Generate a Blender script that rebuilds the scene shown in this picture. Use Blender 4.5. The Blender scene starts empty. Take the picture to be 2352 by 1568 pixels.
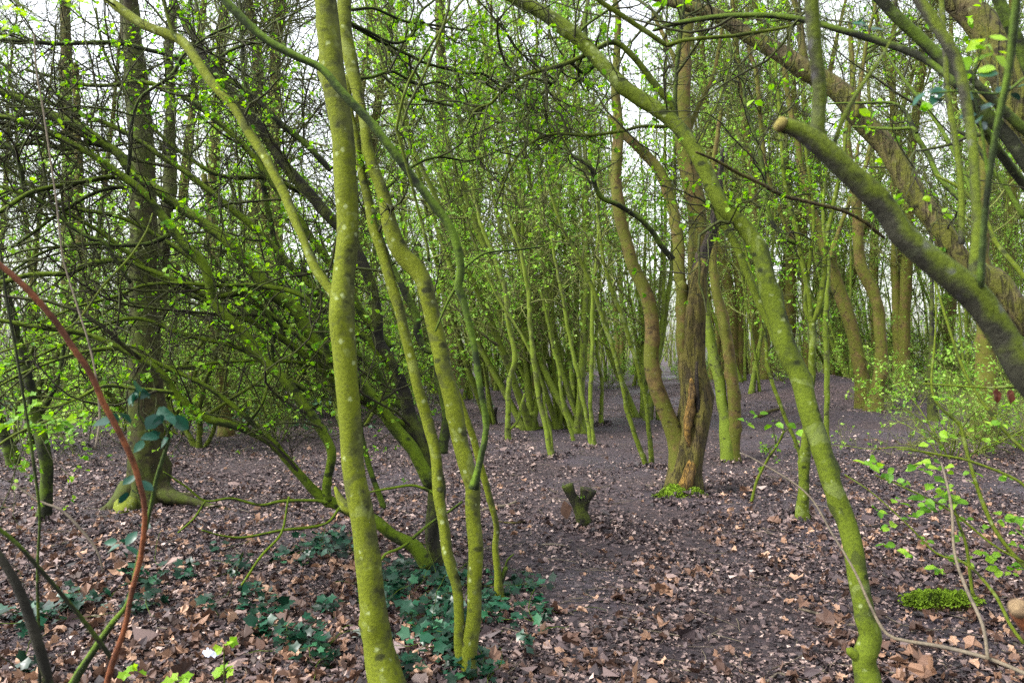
import bpy, math, random
import numpy as np
from mathutils import Vector
random.seed(7)
rng = np.random.default_rng(11)
S = bpy.context.scene
COL = S.collection

# ---------------------------------------------------------------- camera, sky, sun
FPX, CX, CY, HZ, EYE = 1829.0, 1176.0, 784.0, 800.0, 1.5      # photo grid of 2352 x 1568
PITCH = math.atan((HZ - CY) / FPX)
cam_d = bpy.data.cameras.new('camera')
cam = bpy.data.objects.new('camera', cam_d)
COL.objects.link(cam)
cam.location = (0, 0, EYE)
cam.rotation_euler = (math.radians(90) + PITCH, 0, 0)
cam_d.sensor_width = 36
cam_d.lens = 36 * FPX / 2352
cam_d.clip_end = 2000
cam_d.dof.use_dof = True
cam_d.dof.focus_distance = 6.5
cam_d.dof.aperture_fstop = 6.3
S.camera = cam

world = bpy.data.worlds.new('World')
S.world = world
world.use_nodes = True
wn = world.node_tree
wn.nodes.clear()
SUN_EL, SUN_AZ = math.radians(48), math.radians(-110)      # azimuth from +Y, to the left of the camera
sky = wn.nodes.new('ShaderNodeTexSky')
sky.sky_type = 'NISHITA'
sky.sun_disc = False
sky.sun_elevation = SUN_EL
sky.sun_rotation = SUN_AZ
sky.air_density = 1.0
sky.dust_density = 3.0
hs = wn.nodes.new('ShaderNodeHueSaturation')
hs.inputs['Saturation'].default_value = 0.22
bg = wn.nodes.new('ShaderNodeBackground')
bg.inputs['Strength'].default_value = 0.15
wo = wn.nodes.new('ShaderNodeOutputWorld')
wn.links.new(sky.outputs[0], hs.inputs['Color'])
wn.links.new(hs.outputs[0], bg.inputs['Color'])
wn.links.new(bg.outputs[0], wo.inputs['Surface'])

sun_d = bpy.data.lights.new('sun', 'SUN')
sun_d.energy = 1.5
sun_d.angle = math.radians(14)
sun_d.color = (1.0, 0.96, 0.9)
sun = bpy.data.objects.new('sun', sun_d)
COL.objects.link(sun)
sdir = Vector((math.sin(SUN_AZ) * math.cos(SUN_EL), math.cos(SUN_AZ) * math.cos(SUN_EL), math.sin(SUN_EL)))
sun.rotation_euler = sdir.to_track_quat('Z', 'Y').to_euler()

S.view_settings.view_transform = 'Standard'
S.view_settings.look = 'None'
S.view_settings.exposure = 2.08
S.view_settings.gamma = 1.0
S.cycles.max_bounces = 6
S.cycles.diffuse_bounces = 3
S.cycles.transmission_bounces = 3
S.cycles.use_denoising = False

# ---------------------------------------------------------------- projection and ground
cp, sp = math.cos(PITCH), math.sin(PITCH)


def P(x, y, d):
    """photo point at depth d (metres along the view axis) -> world point"""
    X = (x - CX) / FPX * d
    U = (CY - y) / FPX * d
    return np.array([X, d * cp - U * sp, EYE + d * sp + U * cp])


def gz(x, y):
    x = np.asarray(x, float); y = np.asarray(y, float)
    z = 0.03 * np.sin(x * 1.1 + 0.7 * y) + 0.025 * np.sin(y * 1.7 - x * 0.6 + 1.0) + 0.012 * np.sin(x * 4.1 + y * 3.3)
    z = z * np.clip((y - 0.5) / 5, 0.3, 1)
    z = z + 0.75 * np.exp(-(((x - 9.0) / 3.2) ** 2 + ((y - 25) / 4.0) ** 2))     # low bank behind the path
    return z


def GP(x, y):
    """photo point that lies on the ground -> world point"""
    d = EYE * FPX / max(y - HZ, 6.0)
    p = P(x, y, d)
    p[2] = float(gz(p[0], p[1]))
    return p


def gdepth(y):
    return EYE * FPX / (y - HZ)


# ---------------------------------------------------------------- materials
def new_mat(name):
    m = bpy.data.materials.new(name)
    m.use_nodes = True
    nt = m.node_tree
    b = nt.nodes['Principled BSDF']
    b.inputs['Specular IOR Level'].default_value = 0.25
    return m, nt, b


def N(nt, t, **kw):
    n = nt.nodes.new(t)
    for k, v in kw.items():
        if k in n.inputs:
            n.inputs[k].default_value = v
        else:
            setattr(n, k, v)
    return n


def ramp(nt, src, stops, interp='LINEAR'):
    r = nt.nodes.new('ShaderNodeValToRGB')
    r.color_ramp.interpolation = interp
    el = r.color_ramp.elements
    while len(el) < len(stops):
        el.new(0.5)
    for e, (p, c) in zip(el, stops):
        e.position = p
        e.color = (*c, 1) if len(c) == 3 else c
    nt.links.new(src, r.inputs[0])
    return r


def mix(nt, fac, a, b):
    m = nt.nodes.new('ShaderNodeMix')
    m.data_type = 'RGBA'
    for s, v in ((m.inputs[0], fac), (m.inputs[6], a), (m.inputs[7], b)):
        if isinstance(v, bpy.types.NodeSocket):
            nt.links.new(v, s)
        else:
            s.default_value = v if isinstance(v, float) else (*v, 1)
    return m.outputs[2]


def bark(name, moss, bare, cover=0.5, lichen=(0.36, 0.42, 0.2), spots=0.5, rough=0.9, furrow=0.0, scale=1.0, bump=0.6, side=(-0.5, -0.1, 0.6), lit_w=0.10, eyes=0.8):
    """bark with patchy moss, its lit and shaded sides painted in, pale lichen discs and fine grain"""
    m, nt, b = new_mat(name)
    tc = N(nt, 'ShaderNodeTexCoord')
    oi = N(nt, 'ShaderNodeObjectInfo')
    add = N(nt, 'ShaderNodeVectorMath', operation='ADD')
    mul = N(nt, 'ShaderNodeVectorMath', operation='SCALE')
    cmb = N(nt, 'ShaderNodeCombineXYZ')
    nt.links.new(oi.outputs['Random'], cmb.inputs[0]); nt.links.new(oi.outputs['Random'], cmb.inputs[2])
    nt.links.new(cmb.outputs[0], mul.inputs[0]); mul.inputs['Scale'].default_value = 17
    nt.links.new(tc.outputs['Object'], add.inputs[0]); nt.links.new(mul.outputs[0], add.inputs[1])
    v = add.outputs[0]
    big = N(nt, 'ShaderNodeTexNoise', Scale=5.0 * scale, Detail=7.0, Roughness=0.7); nt.links.new(v, big.inputs['Vector'])
    fine = N(nt, 'ShaderNodeTexNoise', Scale=85.0 * scale, Detail=5.0, Roughness=0.75); nt.links.new(v, fine.inputs['Vector'])
    mid = N(nt, 'ShaderNodeTexNoise', Scale=14.0 * scale, Detail=5.0, Roughness=0.7); nt.links.new(v, mid.inputs['Vector'])
    mv = ramp(nt, fine.outputs[0], [(0.32, tuple(c * 0.6 for c in moss)), (0.5, moss), (0.7, tuple(min(1, c * 1.35) for c in moss))])
    bv = ramp(nt, mid.outputs[0], [(0.32, tuple(c * 0.35 for c in bare)), (0.52, bare), (0.75, tuple(min(1, c * 1.7) for c in bare))])
    addm = N(nt, 'ShaderNodeMath', operation='ADD'); nt.links.new(big.outputs[0], addm.inputs[0])
    sc = N(nt, 'ShaderNodeMath', operation='MULTIPLY'); sc.inputs[1].default_value = 0.35
    nt.links.new(mid.outputs[0], sc.inputs[0]); nt.links.new(sc.outputs[0], addm.inputs[1])
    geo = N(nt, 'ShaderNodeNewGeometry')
    dp = N(nt, 'ShaderNodeVectorMath', operation='DOT_PRODUCT'); nt.links.new(geo.outputs['Normal'], dp.inputs[0]); dp.inputs[1].default_value = side  # moss thickened on the lit side and top; light and shade painted into colour
    sd = N(nt, 'ShaderNodeMath', operation='MULTIPLY'); sd.inputs[1].default_value = lit_w; nt.links.new(dp.outputs['Value'], sd.inputs[0])
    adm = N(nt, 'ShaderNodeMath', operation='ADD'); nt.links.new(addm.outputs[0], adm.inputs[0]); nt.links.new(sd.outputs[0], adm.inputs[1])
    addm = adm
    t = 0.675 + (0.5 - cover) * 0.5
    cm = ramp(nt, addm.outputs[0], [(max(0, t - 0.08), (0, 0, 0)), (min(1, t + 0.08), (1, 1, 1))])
    inv = N(nt, 'ShaderNodeMath', operation='SUBTRACT'); inv.inputs[0].default_value = 1.0
    nt.links.new(cm.outputs[0], inv.inputs[1])
    c = mix(nt, cm.outputs[0], bv.outputs[0], mv.outputs[0])
    if spots > 0:
        vo = N(nt, 'ShaderNodeTexVoronoi', Scale=16.0 * scale); vo.feature = 'F1'; nt.links.new(v, vo.inputs['Vector'])
        ad = N(nt, 'ShaderNodeMath', operation='ADD')
        nz = N(nt, 'ShaderNodeMath', operation='MULTIPLY'); nz.inputs[1].default_value = 0.55
        nt.links.new(fine.outputs[0], nz.inputs[0]); nt.links.new(nz.outputs[0], ad.inputs[0]); nt.links.new(vo.outputs['Distance'], ad.inputs[1])
        r = ramp(nt, ad.outputs[0], [(0.36, (1, 1, 1)), (0.47, (0, 0, 0))])
        f = N(nt, 'ShaderNodeMath', operation='MULTIPLY'); f.inputs[1].default_value = spots
        nt.links.new(r.outputs[0], f.inputs[0])
        c = mix(nt, f.outputs[0], c, lichen)
    if spots > 0.2:
        bl = N(nt, 'ShaderNodeTexNoise', Scale=9.0 * scale, Detail=3.0, Roughness=0.5, Distortion=0.6); nt.links.new(v, bl.inputs['Vector'])
        br_ = ramp(nt, bl.outputs[0], [(0.60, (0, 0, 0)), (0.65, (0.28, 0.28, 0.28))]); c = mix(nt, br_.outputs[0], c, tuple(0.35 * a + 0.65 * b for a, b in zip(lichen, moss)))
        bd = ramp(nt, bl.outputs[0], [(0.33, (0.65, 0.65, 0.65)), (0.38, (0, 0, 0))]); c = mix(nt, bd.outputs[0], c, tuple(x * 0.7 for x in bare))
    if eyes > 0 and bump > 0:
        mp2 = N(nt, 'ShaderNodeMapping'); mp2.inputs['Scale'].default_value = (1, 1, 1.7); nt.links.new(v, mp2.inputs['Vector'])
        ve = N(nt, 'ShaderNodeTexVoronoi', Scale=7.0 * scale); nt.links.new(mp2.outputs[0], ve.inputs['Vector'])
        ea = N(nt, 'ShaderNodeMath', operation='ADD'); en = N(nt, 'ShaderNodeMath', operation='MULTIPLY'); en.inputs[1].default_value = 0.25
        nt.links.new(mid.outputs[0], en.inputs[0]); nt.links.new(en.outputs[0], ea.inputs[0]); nt.links.new(ve.outputs['Distance'], ea.inputs[1])
        er = ramp(nt, ea.outputs[0], [(0.25, (1, 1, 1)), (0.33, (0, 0, 0))])
        ef = N(nt, 'ShaderNodeMath', operation='MULTIPLY'); ef.inputs[1].default_value = eyes; nt.links.new(er.outputs[0], ef.inputs[0])
        c = mix(nt, ef.outputs[0], c, tuple(x * 0.2 for x in bare))
    if furrow > 0:
        mp = N(nt, 'ShaderNodeMapping'); mp.inputs['Scale'].default_value = (26 * scale, 26 * scale, 3.5 * scale)
        nt.links.new(v, mp.inputs['Vector'])
        fv = N(nt, 'ShaderNodeTexNoise', Scale=1.0, Detail=4.0, Distortion=1.2); nt.links.new(mp.outputs[0], fv.inputs['Vector'])
        fr = ramp(nt, fv.outputs[0], [(0.36, (0, 0, 0)), (0.5, (1, 1, 1))])
        f = N(nt, 'ShaderNodeMath', operation='MULTIPLY'); f.inputs[1].default_value = furrow
        iv = N(nt, 'ShaderNodeMath', operation='SUBTRACT'); iv.inputs[0].default_value = 1.0
        nt.links.new(fr.outputs[0], iv.inputs[1]); nt.links.new(iv.outputs[0], f.inputs[0])
        c = mix(nt, f.outputs[0], c, tuple(x * 0.22 for x in bare))
    nt.links.new(c, b.inputs['Base Color'])
    b.inputs['Roughness'].default_value = rough
    bp = N(nt, 'ShaderNodeBump', Strength=bump, Distance=0.012)
    h = N(nt, 'ShaderNodeMath', operation='ADD')
    nt.links.new(mid.outputs[0], h.inputs[0])
    hm = N(nt, 'ShaderNodeMath', operation='MULTIPLY'); hm.inputs[1].default_value = 0.5
    nt.links.new(fine.outputs[0], hm.inputs[0]); nt.links.new(hm.outputs[0], h.inputs[1])
    hh = h.outputs[0]
    if furrow > 0:
        h2 = N(nt, 'ShaderNodeMath', operation='ADD'); nt.links.new(hh, h2.inputs[0]); nt.links.new(fr.outputs[0], h2.inputs[1]); hh = h2.outputs[0]
    nt.links.new(hh, bp.inputs['Height'])
    nt.links.new(bp.outputs[0], b.inputs['Normal'])
    return m


def leafmat(name, stops, trans=0.5, rough=0.5, spec=0.3, tint=None):
    """each leaf (mesh island) takes its own colour; light shines through"""
    m, nt, b = new_mat(name)
    g = N(nt, 'ShaderNodeNewGeometry')
    r = ramp(nt, g.outputs['Random Per Island'], stops)
    nt.links.new(r.outputs[0], b.inputs['Base Color'])
    b.inputs['Roughness'].default_value = rough
    b.inputs['Specular IOR Level'].default_value = spec
    if trans > 0:
        tr = N(nt, 'ShaderNodeBsdfTranslucent')
        hsv = N(nt, 'ShaderNodeHueSaturation', Saturation=1.1, Value=1.25)
        nt.links.new(r.outputs[0], hsv.inputs['Color']); nt.links.new(hsv.outputs[0], tr.inputs['Color'])
        mx = N(nt, 'ShaderNodeMixShader'); mx.inputs[0].default_value = trans
        nt.links.new(b.outputs[0], mx.inputs[1]); nt.links.new(tr.outputs[0], mx.inputs[2])
        nt.links.new(mx.outputs[0], nt.nodes['Material Output'].inputs['Surface'])
    return m


M = {}
M['moss'] = bark('moss_bark', (0.088, 0.108, 0.003), (0.056, 0.064, 0.014), cover=0.62, spots=0.45, lit_w=0.18, side=(-0.75, -0.2, 0.4))
M['moss_b'] = bark('deep_moss_bark', (0.060, 0.084, 0.002), (0.024, 0.032, 0.006), cover=0.62, spots=0.3, lit_w=0.14)
M['dark'] = bark('dark_moss_bark', (0.044, 0.074, 0.002), (0.011, 0.013, 0.005), cover=0.50, spots=0.05, lit_w=0.2, side=(-.3, 0, .9))
M['arch'] = bark('arching_limb_bark', (0.072, 0.112, 0.002), (0.018, 0.026, 0.004), cover=0.60, spots=0.08, lit_w=0.24, side=(-.3, 0, .9))
M['hub'] = bark('dark_trunk_bark', (0.038, 0.050, 0.004), (0.012, 0.011, 0.007), cover=0.42, spots=0.0, lit_w=0.12)
M['snake'] = bark('smooth_green_bark', (0.060, 0.105, 0.005), (0.018, 0.030, 0.006), cover=0.5, spots=0.05, lit_w=0.28, side=(-.2, 0, .95))  # green top and dark face: shading painted into the bark colour
M['thin'] = bark('slender_moss_bark', (0.085, 0.120, 0.008), (0.060, 0.066, 0.020), cover=0.62, spots=0.2)
M['brown'] = bark('brown_moss_bark', (0.060, 0.066, 0.005), (0.080, 0.054, 0.016), cover=0.52, spots=0.15, lichen=(0.22, 0.23, 0.14))
M['furrow'] = bark('furrowed_bark', (0.066, 0.070, 0.008), (0.080, 0.062, 0.028), cover=0.5, spots=0.1, furrow=0.8, bump=0.9)
M['grey'] = bark('grey_patch_bark', (0.062, 0.086, 0.003), (0.030, 0.030, 0.018), cover=0.68, spots=0.5, lichen=(0.10, 0.095, 0.115), scale=1.7, lit_w=0.26, side=(.35, 0, .9), bump=0.8)
M['olive'] = bark('dark_olive_bark', (0.034, 0.046, 0.003), (0.026, 0.022, 0.007), cover=0.5, spots=0.1)  # darker olive bark of the trunk with spreading roots
M['pale'] = bark('pale_dead_twig_bark', (0.10, 0.082, 0.055), (0.12, 0.10, 0.075), cover=0.5, spots=0.0, bump=0.2)
M['cane'] = bark('red_cane_bark', (0.16, 0.052, 0.018), (0.085, 0.030, 0.014), cover=0.5, spots=0.0, scale=2)
M['wood'] = bark('mossy_dead_wood', (0.066, 0.058, 0.010), (0.056, 0.041, 0.015), cover=0.5, spots=0.0, furrow=0.75, bump=1.0)
M['orange'] = bark('orange_rotten_wood', (0.15, 0.088, 0.017), (0.085, 0.053, 0.018), cover=0.5, spots=0.0, furrow=0.7, bump=1.0, scale=1.5)
M['char'] = bark('charred_wood', (0.030, 0.022, 0.014), (0.014, 0.011, 0.009), cover=0.4, spots=0.0, furrow=0.8, bump=1.0)
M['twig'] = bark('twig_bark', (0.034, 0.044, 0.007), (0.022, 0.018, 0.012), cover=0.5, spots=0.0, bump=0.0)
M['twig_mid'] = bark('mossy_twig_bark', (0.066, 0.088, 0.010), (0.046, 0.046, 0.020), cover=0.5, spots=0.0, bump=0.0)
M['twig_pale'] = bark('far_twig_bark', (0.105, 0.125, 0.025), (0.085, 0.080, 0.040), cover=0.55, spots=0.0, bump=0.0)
M['twig_brown'] = bark('brown_twig_bark', (0.14, 0.085, 0.045), (0.17, 0.09, 0.055), cover=0.5, spots=0.0, bump=0.0)
M['cut'] = bark('cut_wood_face', (0.17, 0.145, 0.035), (0.11, 0.085, 0.03), cover=0.5, spots=0.0, scale=3)
M['cut_tan'] = bark('tan_cut_wood', (0.17, 0.12, 0.065), (0.11, 0.07, 0.04), cover=0.5, spots=0.0, scale=3)
M['mossclump'] = bark('bright_moss', (0.10, 0.17, 0.005), (0.04, 0.065, 0.006), cover=0.6, spots=0.0, bump=1.0, scale=1.6)
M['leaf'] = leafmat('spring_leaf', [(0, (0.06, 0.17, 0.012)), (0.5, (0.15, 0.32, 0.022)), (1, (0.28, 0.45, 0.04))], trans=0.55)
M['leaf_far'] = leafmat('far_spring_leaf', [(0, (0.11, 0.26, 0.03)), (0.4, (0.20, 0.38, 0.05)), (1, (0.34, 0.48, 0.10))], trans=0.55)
M['leaf_hi'] = leafmat('young_lime_leaf', [(0, (0.16, 0.33, 0.02)), (1, (0.30, 0.45, 0.04))], trans=0.55)  # lighter lime green of the young leaves
M['leaf_deep'] = leafmat('bramble_leaf', [(0, (0.004, 0.032, 0.022)), (1, (0.012, 0.070, 0.036))], trans=0.12, rough=0.35, spec=0.35)
M['ivy'] = leafmat('ivy_leaf', [(0, (0.002, 0.012, 0.005)), (0.55, (0.003, 0.025, 0.012)), (0.9, (0.006, 0.046, 0.022)), (1, (0.02, 0.085, 0.035))], trans=0.03, rough=0.36, spec=0.3)
M['evergreen'] = leafmat('dark_evergreen_leaf', [(0, (0.015, 0.05, 0.02)), (1, (0.04, 0.11, 0.035))], trans=0.2)
M['litter'] = leafmat('dead_leaf', [(0, (0.010, 0.008, 0.009)), (0.36, (0.034, 0.024, 0.026)), (0.64, (0.082, 0.058, 0.058)), (0.86, (0.165, 0.116, 0.105)), (0.97, (0.28, 0.20, 0.17)), (1, (0.42, 0.33, 0.29))], trans=0.08, rough=0.6, spec=0.3)
M['litter_big'] = leafmat('broad_dead_leaf', [(0, (0.030, 0.017, 0.013)), (0.45, (0.085, 0.046, 0.032)), (0.82, (0.22, 0.125, 0.078)), (1, (0.38, 0.24, 0.16))], trans=0.1, rough=0.6)
M['rust'] = leafmat('rusty_leaf', [(0, (0.07, 0.018, 0.010)), (1, (0.13, 0.04, 0.02))], trans=0.3)

# ground: dark wet mould with crumbs of leaf and muddy, glossier patches
gm, nt, b = new_mat('woodland_floor')
tc = N(nt, 'ShaderNodeTexCoord')
n1 = N(nt, 'ShaderNodeTexNoise', Scale=0.55, Detail=4.0); nt.links.new(tc.outputs['Object'], n1.inputs['Vector'])
n2 = N(nt, 'ShaderNodeTexNoise', Scale=26.0, Detail=8.0, Roughness=0.8); nt.links.new(tc.outputs['Object'], n2.inputs['Vector'])
vo = N(nt, 'ShaderNodeTexVoronoi', Scale=24.0); nt.links.new(tc.outputs['Object'], vo.inputs['Vector'])
crumb = ramp(nt, vo.outputs['Color'], [(0, (0.014, 0.010, 0.010)), (0.5, (0.032, 0.021, 0.021)), (0.85, (0.075, 0.05, 0.045)), (1, (0.18, 0.13, 0.11))])
mud = ramp(nt, n2.outputs[0], [(0.35, (0.010, 0.009, 0.011)), (0.52, (0.050, 0.040, 0.051)), (0.7, (0.15, 0.122, 0.146))])
mf = ramp(nt, n1.outputs[0], [(0.45, (0.25, 0.25, 0.25)), (0.6, (0.85, 0.85, 0.85))])
nt.links.new(mix(nt, mf.outputs[0], crumb.outputs[0], mud.outputs[0]), b.inputs['Base Color'])
rr = ramp(nt, n1.outputs[0], [(0.45, (0.85, 0.85, 0.85)), (0.65, (0.38, 0.38, 0.38))]); nt.links.new(rr.outputs[0], b.inputs['Roughness'])
bp = N(nt, 'ShaderNodeBump', Strength=0.9, Distance=0.03); nt.links.new(n2.outputs[0], bp.inputs['Height']); nt.links.new(bp.outputs[0], b.inputs['Normal'])
M['ground'] = gm


# ---------------------------------------------------------------- mesh helpers
def mesh_obj(name, verts, faces, mat, parent=None, smooth=True, stuff=False, mats=None, mat_idx=None):
    """faces: list of (n,k) int arrays"""
    me = bpy.data.meshes.new(name)
    verts = np.asarray(verts, np.float32)
    faces = [np.asarray(f, np.int32) for f in faces if len(f)]
    nl = sum(f.size for f in faces)
    nf = sum(len(f) for f in faces)
    me.vertices.add(len(verts)); me.vertices.foreach_set('co', verts.ravel())
    me.loops.add(nl); me.loops.foreach_set('vertex_index', np.concatenate([f.ravel() for f in faces]))
    tot = np.concatenate([np.full(len(f), f.shape[1], np.int32) for f in faces])
    me.polygons.add(nf)
    me.polygons.foreach_set('loop_start', np.concatenate([[0], np.cumsum(tot)[:-1]]).astype(np.int32))
    me.polygons.foreach_set('loop_total', tot)
    me.polygons.foreach_set('use_smooth', np.full(nf, smooth))
    for mm in (mats or [mat]):
        me.materials.append(mm)
    if mat_idx is not None:
        me.polygons.foreach_set('material_index', np.asarray(mat_idx, np.int32))
    me.update(calc_edges=True)
    me.validate()
    o = bpy.data.objects.new(name, me)
    COL.objects.link(o)
    if parent is not None:
        o.parent = parent
    if stuff:
        o['kind'] = 'stuff'
    return o


def nrm(a):
    return a / np.maximum(np.linalg.norm(a, axis=-1, keepdims=True), 1e-9)


def catmull(p, n_per):
    p = np.asarray(p, float)
    q = np.vstack([2 * p[0] - p[1], p, 2 * p[-1] - p[-2]])
    out = []
    for i in range(1, len(q) - 2):
        n = n_per[i - 1]
        t = np.linspace(0, 1, n, endpoint=False)[:, None]
        a, b_, c, d = q[i - 1], q[i], q[i + 1], q[i + 2]
        out.append(0.5 * ((2 * b_) + (c - a) * t + (2 * a - 5 * b_ + 4 * c - d) * t ** 2 + (3 * b_ - a - 3 * c + d) * t ** 3))
    out.append(p[-1:])
    return np.vstack(out)


def limb_tube(pts, rad, sides=10, lump=0.10, seed=0, ridges=0.0, taper_end=True, flat_end=False, knots=0):
    """one bent, tapering, slightly lumpy limb; parallel-transported frame"""
    r_ = np.random.default_rng(seed)
    n = len(pts)
    t = nrm(np.gradient(pts, axis=0))
    u = np.zeros_like(pts)
    a = np.array([0, 0, 1.0]) if abs(t[0][2]) < 0.9 else np.array([1.0, 0, 0])
    u[0] = nrm(np.cross(t[0], a))
    for i in range(1, n):
        w = u[i - 1] - t[i] * np.dot(u[i - 1], t[i])
        u[i] = nrm(w)
    v = np.cross(t, u)
    ang = np.arange(sides) / sides * 2 * math.pi
    s = np.concatenate([[0], np.cumsum(np.linalg.norm(np.diff(pts, axis=0), axis=1))])
    R = np.ones((n, sides))
    fs = min(1.0, 0.03 / float(rad.mean()))
    for k in range(6):                                   # low-order lumps that travel along the limb
        m_ = r_.integers(1, 4); f = r_.uniform(3, 22) * fs; ph = r_.uniform(0, 6.28, 2)
        R += lump * 0.38 * np.sin(m_ * ang[None, :] + ph[0] + s[:, None] * r_.uniform(-4, 4) * fs) * np.sin(s[:, None] * f + ph[1])
    if ridges > 0:
        for k in range(3):
            m_ = r_.integers(5, 9); ph = r_.uniform(0, 6.28)
            R += ridges * 0.5 * np.sin(m_ * ang[None, :] + ph + 0.8 * np.sin(s[:, None] * 3 + ph))
    for k in range(knots):
        s0 = r_.uniform(0, s[-1]); a0 = r_.uniform(0, 6.28)
        w_s = max(rad.mean() * 0.8, 0.006)
        da = (ang[None, :] - a0 + math.pi) % (2 * math.pi) - math.pi
        R += 0.30 * np.exp(-((s[:, None] - s0) / w_s) ** 2 - (da / 0.6) ** 2)
    rr = rad[:, None] * R
    V = pts[:, None, :] + rr[:, :, None] * (np.cos(ang)[None, :, None] * u[:, None, :] + np.sin(ang)[None, :, None] * v[:, None, :])
    V = V.reshape(-1, 3)
    i = np.arange(n - 1)[:, None] * sides
    j = np.arange(sides)[None, :]
    j2 = (j + 1) % sides
    F = np.stack([i + j, i + j2, i + j2 + sides, i + j + sides], -1).reshape(-1, 4)
    ext = pts[-1] + (0 if flat_end else 1.0) * t[-1] * rad[-1]
    ext0 = pts[0] - t[0] * rad[0] * 0.2
    V = np.vstack([V, ext, ext0])
    e, e0 = len(V) - 2, len(V) - 1
    jj = np.arange(sides)
    T = np.stack([(n - 1) * sides + jj, (n - 1) * sides + (jj + 1) % sides, np.full(sides, e)], -1)
    T0 = np.stack([(jj + 1) % sides, jj, np.full(sides, e0)], -1)
    return V, F, np.vstack([T, T0])


class Bag:
    """collects shapes for one mesh"""
    def __init__(s):
        s.v = []; s.q = []; s.t = []; s.n = 0

    def add(s, V, Q=None, T=None):
        s.v.append(V)
        if Q is not None and len(Q): s.q.append(np.asarray(Q) + s.n)
        if T is not None and len(T): s.t.append(np.asarray(T) + s.n)
        s.n += len(V)

    def obj(s, name, mat, parent=None, smooth=True, stuff=False):
        F = []
        if s.q: F.append(np.vstack(s.q))
        if s.t: F.append(np.vstack(s.t))
        return mesh_obj(name, np.vstack(s.v), F, mat, parent, smooth, stuff)


def grow(st, dr, L, K, wig, up=0.0, g=None):
    g = g or rng
    n = len(st)
    pts = np.zeros((n, K, 3)); pts[:, 0] = st
    d = nrm(dr)
    step = (L / (K - 1))[:, None]
    bend = g.normal(0, wig * 0.5, (n, 3))
    for k in range(1, K):
        d = nrm(d + g.normal(0, wig, (n, 3)) + bend + np.array([0, 0, up]))
        pts[:, k] = pts[:, k - 1] + d * step
    return pts


def tubes(bag, pts, r0, r1, sides=3):
    n, K, _ = pts.shape
    if n == 0: return
    t = nrm(np.gradient(pts, axis=1))
    mean = nrm(pts[:, -1] - pts[:, 0])
    a = np.where(np.abs(mean[:, 2:3]) < 0.8, np.array([[0, 0, 1.0]]), np.array([[1.0, 0, 0]]))
    ref = nrm(np.cross(mean, a))[:, None, :]
    u = nrm(ref - t * np.sum(ref * t, -1, keepdims=True))
    v = np.cross(t, u)
    f = np.linspace(0, 1, K)[None, :]
    rad = r0[:, None] * (1 - f) + r1[:, None] * f
    ang = np.arange(sides) / sides * 2 * math.pi
    V = pts[:, :, None, :] + rad[:, :, None, None] * (np.cos(ang)[None, None, :, None] * u[:, :, None, :] + np.sin(ang)[None, None, :, None] * v[:, :, None, :])
    V = V.reshape(-1, 3)
    i = (np.arange(n)[:, None, None] * K + np.arange(K - 1)[None, :, None]) * sides
    j = np.arange(sides)[None, None, :]
    j2 = (j + 1) % sides
    Q = np.stack([i + j, i + j2, i + j2 + sides, i + j + sides], -1).reshape(-1, 4)
    bag.add(V, Q)


def along(pts, n, g, lo=0.1, hi=1.0):
    """n random points on each of the given paths: positions, tangents, fraction"""
    N_, K, _ = pts.shape
    idx = np.repeat(np.arange(N_), n)
    f = g.uniform(lo, hi, len(idx)) * (K - 1)
    k = np.minimum(f.astype(int), K - 2)
    w = (f - k)[:, None]
    p = pts[idx, k] * (1 - w) + pts[idx, k + 1] * w
    t = nrm(pts[idx, k + 1] - pts[idx, k])
    return p, t, f / (K - 1), idx


def side_dir(t, g, spread=0.9, up=0.2):
    r = g.normal(0, 1, t.shape)
    r = nrm(r - t * np.sum(r * t, -1, keepdims=True))
    return nrm(t * (1 - spread * 0.55) + r * spread + np.array([0, 0, up]))


# leaf shapes: y runs along the leaf, z is its normal
def lobed(lobes, depth, cup=0.12, n0=0.0):
    ang = np.linspace(-math.pi, math.pi, lobes * 2, endpoint=False) + n0
    r = np.where(np.arange(lobes * 2) % 2 == 0, 1.0, depth)
    x = 0.5 * r * np.sin(ang); y = 0.5 + 0.5 * r * np.cos(ang)
    z = cup * (np.abs(x) * 1.4 - 0.25 * (y - 0.5) ** 2 * 4)
    V = np.vstack([[0, 0.42, 0.0], np.stack([x, y, z], -1)])
    k = np.arange(lobes * 2)
    T = np.stack([np.zeros(lobes * 2, int), 1 + k, 1 + (k + 1) % (lobes * 2)], -1)
    return V, T


LF_SMALL = (np.array([[0, 0, 0], [0.36, 0.32, 0.10], [0.30, 0.72, 0.08], [0, 1.0, -0.08], [-0.30, 0.72, 0.08], [-0.36, 0.32, 0.10], [0, 0.5, 0.0]]),
            np.array([[0, 1, 6], [1, 2, 6], [2, 3, 6], [3, 4, 6], [4, 5, 6], [5, 0, 6]]))
LF_TINY = (np.array([[0, 0, 0], [0.36, 0.5, 0.10], [0, 1.0, -0.05], [-0.36, 0.5, 0.10]]), np.array([[0, 1, 2], [0, 2, 3]]))
LF_IVY = lobed(5, 0.62, 0.10)
LF_MAPLE = lobed(5, 0.5, 0.22)
LF_HAW = lobed(5, 0.66, 0.2)
LF_OVAL = (np.array([[0, 0, 0], [0.2, 0.15, 0.04], [0.31, 0.42, 0.06], [0.24, 0.72, 0.03], [0, 1.0, -0.08], [-0.24, 0.72, 0.03], [-0.31, 0.42, 0.06], [-0.2, 0.15, 0.04], [0, 0.45, 0]]),
           np.array([[i, (i + 1) % 8, 8] for i in range(8)]))
LF_CRUMB = (np.array([[0, 0, 0.12], [0.45, 0.3, -0.05], [0.2, 0.9, 0.16], [-0.35, 0.75, -0.03], [-0.42, 0.25, 0.2]]), np.array([[0, 1, 2], [0, 2, 3], [0, 3, 4]]))


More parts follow.
